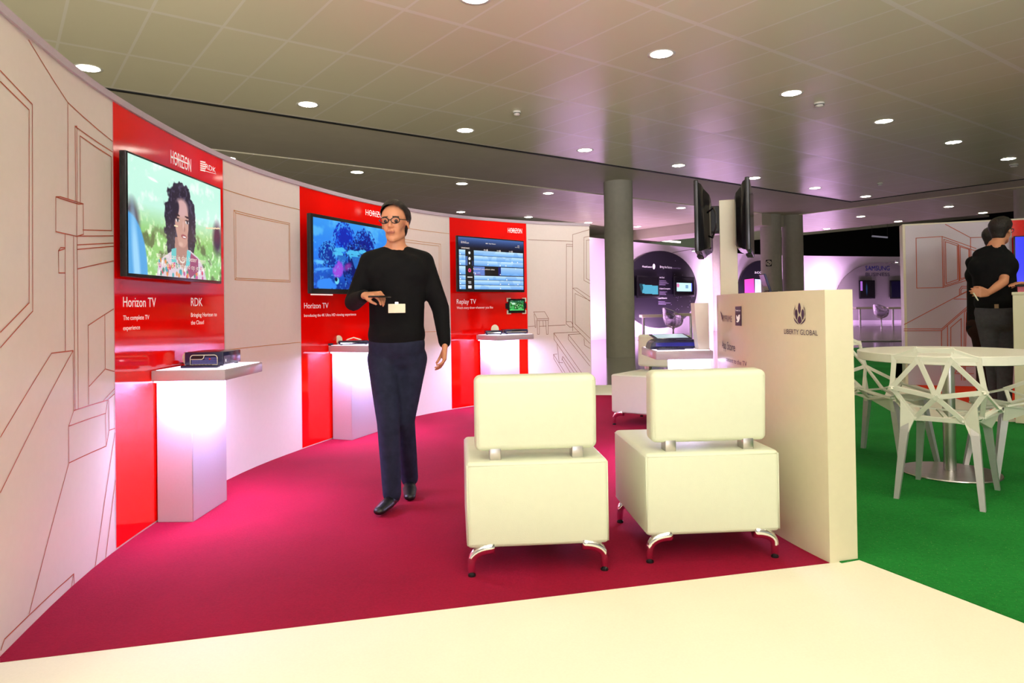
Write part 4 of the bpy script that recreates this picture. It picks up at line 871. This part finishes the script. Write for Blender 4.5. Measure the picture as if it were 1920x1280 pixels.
T(D1,'Alcatel·Lucent',1203.5,501,1222,502.5,4,'lettw'); T(D1,'Bring the future',1237,502,1259,503.5,4.5,'lettw'); T(D1,'forward, faster',1260,503.5,1276,504,3.6,dim)
T(D1,'Carrier Cloud',1233.5,521,1245,521.5,2.9,'lettw'); T(D1,'IP & Optical Convergence',1233.5,542,1256,542.5,2.9,'lettw'); T(D1,'Capital Networks',1233.5,560,1250,560,2.9,'lettw')
for y,w in ((526,14),(528.5,16),(531,19),(533.5,13),(546.5,16),(549,13),(551.5,14),(565,12),(567.5,23),(570,14)): obj('small_print',PL[D1.name].lines([[(1234,y),(1234+w,y+.4)]],.018,.012),dim,D1)
b=PL[D1.name].poly(ring((1225.5,499.5),2.4,5.2,20),.012); obj('logo',b,M['lettw'],D1)
b=bmesh.new(); rr_=random.Random(3)
for k in range(34):
    a=rr_.uniform(-1.1,1.2); r=rr_.uniform(.45,.93); PL[D1.name].poly(ring((1237.5+r*69*math.cos(a),542.5+r*72*math.sin(a)),.7,.7,6),.012,bm=b)
obj('star_dots',b,dim,D1)
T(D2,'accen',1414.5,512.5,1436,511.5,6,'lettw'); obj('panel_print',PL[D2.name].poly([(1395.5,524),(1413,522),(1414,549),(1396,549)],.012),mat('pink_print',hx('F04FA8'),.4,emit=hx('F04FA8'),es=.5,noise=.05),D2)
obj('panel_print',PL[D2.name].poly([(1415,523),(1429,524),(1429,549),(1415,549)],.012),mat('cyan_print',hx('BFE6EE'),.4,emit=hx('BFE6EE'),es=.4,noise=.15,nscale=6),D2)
T(D3,'SAMSUNG',1622.5,507,1668,507.5,9,'lettb'); T(D3,'BUSINESS',1622.5,517.5,1668,518,6.5,mat('slate_lettering',hx('3E3948'),.6,noise=.02))
def far_tv(label,x0,y0,x1,y1,img,st=1.):
    W2=PL[(D1 if x0<1400 else D3).name]; a=W2.hit(x0,y1); c=W2.hit(x1,y1); zt=W2.hit(x0,y0)[1]; P=W2.xy(a[0],.11)[0]; Q=W2.xy(c[0],.11)[0]
    return tv('television',label,P,Q,a[1],zt,.05,img,bez=.05,strength=st,bracket=.05)
p=Pic(48,34,(.02,.02,.02)); p.poly([(.12,.38),(.95,.45),(.95,.92),(.2,.86)],(.35,.72,.85)); p.poly([(.05,.35),(.2,.37),(.24,.6),(.15,.85)],(.1,.3,.35))
far_tv('left small screen on the plum disc, showing a dark blue-green picture',1190.5,516.5,1232,558.5,p.a,.9)
p=Pic(48,34,(.01,.01,.01)); p.rect(.08,.3,.9,.8,(.80,.98,.99)); p.rect(.85,.3,.9,.8,(.3,.3,.85)); p.ell(.15,.45,.1,.12,(.9,.5,.7),soft=.6); p.rect(.55,.4,.68,.62,(.5,.65,.8))
far_tv('right small screen on the plum disc, showing a pale bright picture',1260,518,1298,556,p.a,1.1)
p=Pic(40,34,(.01,.01,.02)); p.rect(.0,.0,.15,.6,(.75,.45,.9)); p.ell(.45,.5,.06,.35,(.15,.25,.4),soft=.8)
far_tv('dark screen left under the phone brand lettering on the grey disc',1609,525.5,1638,560,p.a,.8)
p=Pic(20,34,(.04,.02,.14)); far_tv('dark screen at the right edge of the grey disc',1667,525.5,1695,560,p.a,.8)
# shelf tables, glass chairs and spot arms of the far stands
def far_table(label,x0,x1,y,yb,Yd,legx,th=.09):
    a,c=atY(x0,y,Yd),atY(x1,y,Yd); mid=(a+c)/2
    t=thing('high_table',label,'table',(mid.x,Yd,0)); w=(c-a).length/2; z=mid.z
    obj('tabletop',BX(-w,w,-.25,.25,z-th,z,.01,1),M['cream'],t)
    for k,lx in enumerate(legx): x=atY(lx,y,Yd).x-mid.x; obj('leg',cyl(bmesh.new(),(x,0),.045,0,z-th,12),M['steel'],t); obj('leg_foot',cyl(bmesh.new(),(x,0),.2,0,.02,16),M['steel'],t)
far_table('narrow pale shelf table in front of the plum disc, left of the clear chair',1201,1241,589.5,0,22.5,[1206])
far_table('pale table right of the clear chair in front of the plum disc',1269,1307,587,0,22.3,[1294.5])
far_table('pale table by the left screen of the phone brand stand',1600,1631,575.5,0,31.0,[1612])
far_table('pale table at the right of the phone brand stand',1660,1690,575.5,0,31.0,[1673.5])
def glass_chair(label,cx,Yd,rimy,w):
    c=atY(cx,rimy,Yd); t=thing('clear_chair',label,'chair',(c.x,Yd,0),.3,'clear plastic swivel chairs'); R=w/2
    b=bmesh.new(); n=28; rings=[]
    for i in range(9):
        f=i/8; r=R*(.18+.82*math.sin(f*math.pi/2)); 
        ring_=[]
        for k in range(n):
            a=2*math.pi*k/n; z=.44+(.07+.36*f**1.6*(1+.45*math.cos(a-math.pi)))*f; ring_.append(b.verts.new((r*math.cos(a),r*.9*math.sin(a),z)))
        rings.append(ring_)
    b.faces.new(rings[0][::-1])
    for a,c2 in zip(rings,rings[1:]):
        for k in range(n): b.faces.new((a[k],a[(k+1)%n],c2[(k+1)%n],c2[k]))
    rim=[v.co.copy() for v in rings[-1]]; bmesh.ops.solidify(b,geom=list(b.faces),thickness=.012)
    obj('seat_shell',b,M['glass'],t,smooth=True); obj('rim',tube(bmesh.new(),rim+[rim[0]],.010,6),M['alu'],t,smooth='all')
    obj('stem',lathe(bmesh.new(),(0,0),[(0,.0),(.22,.0),(.22,.012),(.03,.03),(.022,.38),(.05,.44),(0,.44)],20),M['chrome'],t,smooth=True); return t
glass_chair('clear plastic swivel chair in front of the plum disc',1262,20.6,600,.62)
glass_chair('clear plastic swivel chair in front of the grey phone brand disc',1652,29.0,583,.62)
def arm_spot(label,x,y,Yoff,aim,w=60,col=PINK,ang=75):
    s,z=HWL.hit(x,y); w0=HWL.pos(s,z,.0); e=HWL.pos(s,z+.05,Yoff)
    t=thing('arm_spotlight',label,'spotlight',tuple(e)); obj('arm',tube(bmesh.new(),[w0-e,Vector((0,0,.03))],.012,6),M['steel'],t)
    obj('head',BX(-.07,.07,-.05,.05,-.05,.03,.01,1),M['alu'],t); obj('lens',BX(-.05,.05,-.03,.03,-.056,-.05),M['lamp'],t)
arm_spot('small spotlight on an arm at the top of the plum disc',1261,473.5,.9,None)
arm_spot('left small spotlight over the phone brand lettering',1654,494,.9,None); arm_spot('right small spotlight over the phone brand lettering',1665,494.5,.9,None)
def wash(x,y,off,e,col,yy=430,ang=100):
    s,z=HWL.hit(x,y); p_=HWL.pos(s,z+.2,off); light('SPOT','wall_wash_light',tuple(p_),e,col,tuple(HWL.pos(s,z-.1,0)),spot_size=math.radians(ang),spot_blend=1,shadow_soft_size=.25)
for x,y,e in ((1115,505,70),(1200,492,60),(1325,520,240),(1370,560,130),(1545,520,210),(1480,500,80)): wash(x,y,1.7,e,(1,.66,1),ang=110)
for x,e_ in ((1100,80),(1220,140),(1340,150),(1450,150),(1560,90),(1680,35)):
    s,z=HWL.hit(x,560); p_=HWL.pos(s,.15,1.2); light('AREA','floor_wash_light',tuple(p_),e_,(.92,.52,1.0),tuple(HWL.pos(s,2.2,0)),shape='RECTANGLE',size=2.2,size_y=.3)
# pale podium in front of the far stands
struct(obj('floor',prism([(8.8,19.8),(15.5,19.8),(19.5,31.5),(12.5,33)],0,.02),mat('podium_grey',hx('A29C90'),.2,noise=.04,nscale=4)))
b=bmesh.new(); a,c=Vector((*fl(1560,609),0)),Vector((*fl(1720,606.5),0)); d=(c-a).normalized(); n_=Vector((-d.y,d.x,0))
struct(obj('trim_3',prism([tuple((a)[:2]),tuple(c[:2]),tuple((c+n_*.25)[:2]),tuple((a+n_*.25)[:2])],.02,.10),M['white']))
a,c=Vector((*fl(1560,641),0)),Vector((*fl(1700,639.5),0)); struct(obj('trim_4',prism([tuple(a[:2]),tuple(c[:2]),tuple((c+n_*.2)[:2]),tuple((a+n_*.2)[:2])],.02,.025),M['white']))
# ------------------------------------------------------------------ people
def cap(bm,p0,p1,r0,r1,fx=1,fy=1,side=None,seg=14,ring=8):
    """tapered capsule; fx scales along the side axis, fy along the other one"""
    p0,p1=Vector(p0),Vector(p1); d=p1-p0; L=d.length
    d=d.normalized() if L>1e-6 else Vector((0,0,1))
    side=Vector(side) if side is not None else (Vector((1,0,0)) if abs(d.x)<.9 else Vector((0,1,0)))
    s=(side-d*side.dot(d)).normalized(); t=d.cross(s); R=[]
    for i in range(ring*2+2):
        if i<=ring: a=math.pi/2*(1-i/ring); c,r,off=p0,r0,-math.sin(a)*r0
        else: a=math.pi/2*((i-ring-1)/ring); c,r,off=p1,r1,math.sin(a)*r1
        rad=max(math.cos(a)*r,1e-4); R.append([bm.verts.new(c+d*off+s*rad*fx*math.cos(2*math.pi*k/seg)+t*rad*fy*math.sin(2*math.pi*k/seg)) for k in range(seg)])
    for a,b in zip(R,R[1:]):
        for k in range(seg): bm.faces.new((a[k],a[(k+1)%seg],b[(k+1)%seg],b[k]))
    bm.faces.new(R[0][::-1]); bm.faces.new(R[-1]); return bm
def fuse(name,bm,vox,m,parent,sm=4,cut=None):
    bmesh.ops.recalc_face_normals(bm,faces=bm.faces)
    me=bpy.data.meshes.new(name); bm.to_mesh(me); bm.free(); o=bpy.data.objects.new(name,me); COL.objects.link(o)
    r=o.modifiers.new('r','REMESH'); r.mode='VOXEL'; r.voxel_size=vox; r.adaptivity=0
    s=o.modifiers.new('s','SMOOTH'); s.factor=.5; s.iterations=sm
    dg=bpy.context.evaluated_depsgraph_get(); dg.update(); me2=bpy.data.meshes.new_from_object(o.evaluated_get(dg)); bpy.data.objects.remove(o)
    if cut:
        b=bmesh.new(); b.from_mesh(me2)
        for co_,no_ in cut: bmesh.ops.bisect_plane(b,geom=list(b.verts)+list(b.edges)+list(b.faces),plane_co=co_,plane_no=no_,clear_outer=True)
        b.to_mesh(me2); b.free()
    return obj(name,me2,m,parent,smooth='all')
def hand(bm,w,dirv,palm,k=1.0,curl=.5,side=1):
    """w wrist, dirv along the hand, palm = palm normal; five fingers"""
    d=Vector(dirv).normalized(); n=Vector(palm); n=(n-d*n.dot(d)).normalized(); s=d.cross(n)*side; w=Vector(w)
    for i in range(4):
        a=w+d*.01*k+s*(i-1.5)*.012*k; b=w+d*.085*k+s*(i-1.5)*.021*k; cap(bm,a,b,.017*k,.0135*k,1,1,s,10,4)
        l=(.072,.082,.076,.060)[i]*k; r=.0088*k; q=b
        c1=curl*(.75+.12*i)
        for j,(fr,rr) in enumerate(((.45,1),(.32,.92),(.25,.82))):
            an=c1*(j+1)*.9; q2=q+(d*math.cos(an)+n*math.sin(an))*l*fr; cap(bm,q,q2,r*rr,r*rr*.94,1,1,s,8,3); q=q2
    a=w+d*.025*k-s*.022*k; b=w+d*.06*k-s*.045*k+n*.018*k; c=b+(d*.8+n*.45-s*.1)*.032*k; e=c+(d*.85+n*.5+s*.15)*.026*k
    cap(bm,a,b,.015*k,.0115*k,1,1,s,8,3); cap(bm,b,c,.0105*k,.0095*k,1,1,s,8,3); cap(bm,c,e,.0095*k,.008*k,1,1,s,8,3)
def person(name,label,J,f,headf,H_,shirt_m,trous_m,sleeve,hair_m,hemz,hands,glasses=True,vox=.006,shoe_dirs=None,skin=None):
    """J: joints; f: facing of the chest; headf: facing of the face; H_: stature scale (1 = 1.75 m)"""
    k=H_; f=Vector((*f,0)).normalized(); s=Vector((-f.y,f.x,0))     # s: towards the person's left
    g=Vector((*headf,0)).normalized(); h=Vector((-g.y,g.x,0)); J={a:Vector(b) for a,b in J.items()}
    base=Vector((J['pel'].x,J['pel'].y,0)); root=thing(name,label,'person',tuple(base))
    J={a:b-base for a,b in J.items()}; Z=Vector((0,0,1)); b=bmesh.new()
    # torso
    pel,ch,nk,hd=J['pel'],J['chest'],J['neck'],J['head']
    cap(b,pel-s*.05*k,pel+s*.05*k,.105*k,.105*k,1,1,f); cap(b,pel,ch,.115*k,.12*k,1.18,.8,s); cap(b,ch-s*.07*k,ch+s*.07*k,.11*k,.11*k,1,.9,Z)
    cap(b,ch+Z*.06*k,nk,.10*k,.055*k,1.2,.8,s); cap(b,J['ls'],J['rs'],.055*k,.055*k)
    for q in 'lr': cap(b,J[q+'s'],nk-Z*.01*k,.058*k,.045*k)
    cap(b,nk-Z*.02*k,hd-Z*.03*k-g*.015*k,.056*k,.052*k)
    # head: cranium, face, jaw, nose, lips, brow, ears
    P=lambda a,c,z:hd+g*a*k+h*c*k+Z*z*k
    cap(b,P(-.028,0,.035),P(.022,0,.038),.077*k,.074*k,1,1.02,h); cap(b,P(.030,0,.0),P(.036,0,-.045),.060*k,.047*k,1.02,.92,h)
    cap(b,P(.050,0,-.078),P(.055,0,-.088),.031*k,.026*k,1.05,.9,h); cap(b,P(.0,-.03,-.06),P(.045,-.016,-.083),.030*k,.024*k,1,1,h); cap(b,P(.0,.03,-.06),P(.045,.016,-.083),.030*k,.024*k,1,1,h)
    cap(b,P(.084,0,.014),P(.102,0,-.020),.009*k,.010*k,1,1,h,10,4); cap(b,P(.092,-.011,-.026),P(.092,.011,-.026),.0075*k,.0075*k,1,1,Z,8,3)
    cap(b,P(.086,-.018,-.052),P(.086,.018,-.052),.007*k,.007*k,1,.8,Z,8,3); cap(b,P(.083,-.014,-.061),P(.083,.014,-.061),.0075*k,.0075*k,1,.8,Z,8,3)
    cap(b,P(.077,-.040,.028),P(.082,-.010,.026),.010*k,.010*k,1,.8,Z,8,3); cap(b,P(.082,.010,.026),P(.077,.040,.028),.010*k,.010*k,1,.8,Z,8,3)
    for e in (-1,1): cap(b,P(-.002,e*.074,.012),P(-.010,e*.078,-.022),.017*k,.012*k,.9,.45,g,8,4); cap(b,P(.062,e*.030,-.012),P(.058,e*.034,-.03),.022*k,.02*k,1,1,h,8,4)
    # arms
    for q in 'lr':
        cap(b,J[q+'s'],J[q+'e'],.046*k,.038*k); cap(b,J[q+'e'],J[q+'e']+(J[q+'w']-J[q+'e'])*.4,.039*k,.037*k); cap(b,J[q+'e']+(J[q+'w']-J[q+'e'])*.4,J[q+'w'],.037*k,.025*k)
        if q in hands: dv,pn,cu,sd=hands[q]; hand(b,J[q+'w'],dv,pn,k*1.02,cu,sd)
    for q in 'lr':
        cap(b,J[q+'h'],J[q+'k'],.078*k,.052*k); cap(b,J[q+'k'],J[q+'k']+(J[q+'a']-J[q+'k'])*.35,.05*k,.052*k); cap(b,J[q+'k']+(J[q+'a']-J[q+'k'])*.35,J[q+'a'],.052*k,.036*k)
    fuse('body',b,vox,skin or M['skin'],root,3)
    for e in (-1,1):
        q=P(.079,e*.031,.008); o=obj('eye',lathe(bmesh.new(),(0,0),[(0,-.011*k),(.008*k,-.008*k),(.0115*k,0),(.008*k,.008*k),(0,.011*k)],12),mat('eye_dark',(.03,.02,.02),.15,noise=0),root,smooth='all'); o.location=q
    b=bmesh.new(); cap(b,P(.0865,-.019,-.0565),P(.0865,.019,-.0565),.0062*k,.0062*k,1.1,.9,Z,10,3); cap(b,P(.090,-.008,-.057),P(.090,.008,-.057),.0065*k,.0065*k,1.1,.9,Z,10,3); obj('lips',b,mat('lip_skin',hx('9C5A4C'),.45,noise=.03),root,smooth='all')
    for e in (-1,1): obj('eyebrow',cap(bmesh.new(),P(.082,e*.046,.030),P(.090,e*.016,.033),.0045*k,.0055*k,1,.8,Z,8,3),hair_m,root,smooth='all')
    # hair
    b=bmesh.new(); cap(b,P(-.035,0,.045),P(.022,0,.062),.086*k,.080*k,1,1.03,h); cap(b,P(-.045,0,.015),P(-.050,0,-.03),.078*k,.058*k,1.02,.9,h); cap(b,P(.045,-.03,.088),P(.045,.03,.088),.026*k,.026*k,1,.9,Z)
    for e in (-1,1): cap(b,P(.0,e*.062,.03),P(.004,e*.070,-.005),.022*k,.010*k)
    o=fuse('hair',b,.006,hair_m,root,3,cut=[(P(.052,0,.060),(g*.9-Z*.75).normalized())])
    if glasses:
        b=bmesh.new()
        for e in (-1,1):
            c=P(.100,e*.033,.010); pts=[c+h*e*0+h*math.cos(a)*.026*k+Z*math.sin(a)*.018*k for a in np.linspace(0,2*math.pi,15)]; tube(b,pts,.0028*k,6)
            tube(b,[P(.098,e*.060,.014),P(.05,e*.082,.016),P(-.005,e*.084,.014)],.0026*k,6)
        tube(b,[P(.103,-.008,.013),P(.103,.008,.013)],.0025*k,6); obj('glasses',b,M['black'],root,smooth='all')
    # shirt
    i=.018*k; b=bmesh.new(); hz=hemz
    lo=Vector((pel.x,pel.y,0)); lo=lo+Z*(hz+.09*k)
    cap(b,lo-s*.045*k,lo+s*.045*k,.125*k,.125*k,1,1,f); cap(b,lo,ch,.13*k+i*.3,.135*k+i*.3,1.22,.86,s); cap(b,ch-s*.075*k,ch+s*.075*k,.118*k,.118*k,1,.95,Z)
    cap(b,ch+Z*.06*k,nk-Z*.035*k,.112*k,.066*k,1.2,.82,s)
    for q in 'lr':
        cap(b,J[q+'s'],nk-Z*.03*k,.072*k,.056*k)
        if sleeve=='long': cap(b,J[q+'s'],J[q+'e'],.070*k,.054*k); cap(b,J[q+'e'],J[q+'w']-(J[q+'w']-J[q+'e'])*.05,.054*k,.037*k)
        else: cap(b,J[q+'s'],J[q+'s']+(J[q+'e']-J[q+'s'])*.62,.070*k,.062*k)
    fuse('shirt',b,.011,shirt_m,root,5,cut=[(Vector((0,0,hz)),(0,0,-1))])
    b=bmesh.new(); cap(b,pel-s*.05*k+Z*.02*k,pel+s*.05*k+Z*.02*k,.118*k,.118*k,1,1,f); cap(b,pel-s*.05*k-Z*.04*k-f*.02*k,pel+s*.05*k-Z*.04*k-f*.02*k,.112*k,.112*k,1,1,f)
    for q in 'lr': cap(b,J[q+'h'],J[q+'k'],.094*k,.068*k); cap(b,J[q+'k'],J[q+'a']-Z*.02*k,.067*k,.055*k)
    fuse('trousers',b,.011,trous_m,root,4)
    for q in 'lr':
        d=Vector(shoe_dirs[q]).normalized(); sl=Vector((-d.y,d.x,0)).normalized(); a=J[q+'a']; b=bmesh.new()
        hl=a-Z*(.055*k)-d*.03*k; tp=hl+d*.20*k
        cap(b,hl,hl+d*.10*k,.036*k,.038*k,1,.9,sl); cap(b,hl+d*.10*k,tp,.040*k,.032*k,1.12,.72,sl); cap(b,a-Z*.02*k,hl+Z*.015*k,.04*k,.036*k)
        fuse('shoe',b,.007,M['shoe'],root,3)
    return root,base
# walking man: coming towards the camera, left of the armchairs
g_=lambda x,y,Y:atY(x,y,Y)
YC=4.02
J=dict(pel=g_(744,652,YC),chest=g_(744,512,YC-.01),neck=g_(742,464,YC),head=g_(741,420,YC-.03),
 rs=g_(696,492,YC),ls=g_(792,492,YC+.02),re=g_(663,566,YC-.02),rw=g_(684,554,YC-.27),le=g_(826,578,YC+.05),lw=g_(834,645,YC-.02),
 rh=g_(718,672,YC),lh=g_(772,672,YC+.02),rk=g_(728,788,YC-.10),ra=g_(735,922,3.93),lk=g_(757,786,YC+.02),la=g_(768,898,4.24))
J['ra'].z=.105; J['la'].z=.115
WK,wb=person('person','man in a black long sleeved top and dark jeans walking towards the camera',J,(-.12,-1),(-.15,-1),.975,M['tshirt'],M['jeans'],'long',M['hair'],.885,
 {'r':((.75,-.45,.05),(.1,.2,-1),.75,1),'l':((-.02,-.12,-1),(-1,-.1,0),.5,-1)},shoe_dirs={'r':(-.25,-1,-.10),'l':(.15,-1,-.22)})
q=g_(744,578,3.83); t=thing('name_badge','white name badge worn on the walking man\'s black top','badge',tuple(q)); obj('card',BX(-.047,.047,-.003,.003,-.025,.025,.002,1),M['paper'],t); obj('clip',BX(-.01,.01,-.002,.004,.022,.036,.001,1),M['chrome'],t)
t=thing('phone','dark phone held in the walking man\'s raised hand','phone',tuple(g_(712,556,3.66)),-.3); obj('casing',BX(-.035,.035,-.065,.065,-.005,.005,.003,1),M['black'],t)
# standing man seen from behind, hands behind his back with a pen
YM=6.95; fx=.0053
J=dict(pel=g_(1868,590,YM),chest=g_(1862,500,YM),neck=g_(1868,459,YM-.02),head=g_(1877,434,YM+.02),
 ls=g_(1840,480,YM+.07),rs=g_(1885,484,YM-.03),le=g_(1842,530,YM+.16),lw=g_(1866,545,YM+.30),re=g_(1882,528,YM-.16),rw=g_(1853,549,YM-.24),
 lh=g_(1852,602,YM+.03),rh=g_(1884,602,YM),lk=g_(1862,676,YM+.05),rk=g_(1884,678,YM-.03),la=g_(1868,742,YM+.30),ra=g_(1884,760,YM-.02))
J['ra'].z=.135; J['la'].z=.135
MK,mb=person('person','tall man in a black T-shirt and charcoal trousers, hands behind his back',J,(.55,.83),(.86,.5),1.10,M['tshirt'],M['trous'],'short',M['hair'],J['pel'].z+.03,
 {'r':((-1,-.25,.06),(.0,1,0),.55,1),'l':((.8,.3,.1),(0,-1,.0),.6,-1)},shoe_dirs={'r':(.75,.35,0),'l':(.6,.75,0)},vox=.008)
a=g_(1825,549,YM-.27); c=g_(1834,563,YM-.27); m_=(a+c)/2; t=thing('pen','white pen held behind the tall man\'s back','pen',tuple(m_)); obj('barrel',tube(bmesh.new(),[a-m_,c-m_],.006,8),M['paper'],t); obj('tip',tube(bmesh.new(),[c-m_,(c-m_)*1.15],[.005,.001],8),M['black'],t)
obj('waist_label',BX(-.02,.02,-.002,.002,-.02,.02),mat('tan_leather_label',hx('A08468'),.6),MK).location=g_(1868.5,574,YM-.165)-mb
# second man almost hidden behind him
Y2=7.75
J=dict(pel=g_(1846,612,Y2),chest=g_(1848,515,Y2),neck=g_(1856,474,Y2),head=g_(1860,448,Y2),
 ls=g_(1824,492,Y2+.05),rs=g_(1880,492,Y2-.05),le=g_(1834,540,Y2),lw=g_(1850,548,Y2+.25),re=g_(1876,540,Y2-.02),rw=g_(1880,545,Y2+.2),
 lh=g_(1838,622,Y2),rh=g_(1860,622,Y2),lk=g_(1843,676,Y2),rk=g_(1862,676,Y2),la=g_(1842,728,Y2+.03),ra=g_(1866,730,Y2))
J['ra'].z=.125; J['la'].z=.125
person('person','person with dark hair and dark brown trousers, nearly hidden behind the tall man',J,(.5,.86),(.75,.6),1.03,M['tshirt'],M['brown'],'long',M['hair'],J['pel'].z-.11,
 {'r':((.6,.7,0),(0,0,-1),.5,1),'l':((.6,.7,0),(0,0,-1),.5,-1)},shoe_dirs={'r':(.6,.5,0),'l':(.5,.75,0)},glasses=False,vox=.01)
# third person just outside the frame, hand reaching in over the counter
Y3=6.9
J=dict(pel=g_(1985,590,Y3),chest=g_(1985,510,Y3),neck=g_(1985,470,Y3),head=g_(1982,445,Y3),
 rs=g_(1958,488,Y3-.05),ls=g_(2012,488,Y3+.05),re=g_(1956,545,Y3-.10),rw=g_(1926,531,Y3-.22),le=g_(2020,545,Y3),lw=g_(2000,560,Y3-.15),
 rh=g_(1972,602,Y3),lh=g_(1998,602,Y3),rk=g_(1972,680,Y3),lk=g_(1998,680,Y3),ra=g_(1972,748,Y3),la=g_(2000,750,Y3+.05))
J['ra'].z=.125; J['la'].z=.125
person('person','person at the right edge, only a hand and forearm reaching over the counter',J,(-.9,-.3),(-.9,-.2),1.02,M['tshirt'],M['trous'],'short',M['hair'],J['pel'].z-.10,
 {'r':((-1,.02,.05),(0,0,-1),.35,1),'l':((-.6,-.5,0),(0,0,-1),.5,-1)},shoe_dirs={'r':(-.9,-.3,0),'l':(-.9,-.2,0)},glasses=False,vox=.009)
t=thing('handheld_remote','small dark device in the hand at the right edge','remote',tuple(g_(1915,535,Y3-.25))); obj('body',BX(-.06,.06,-.02,.02,-.012,.008,.004,2),M['black'],t,smooth=True)
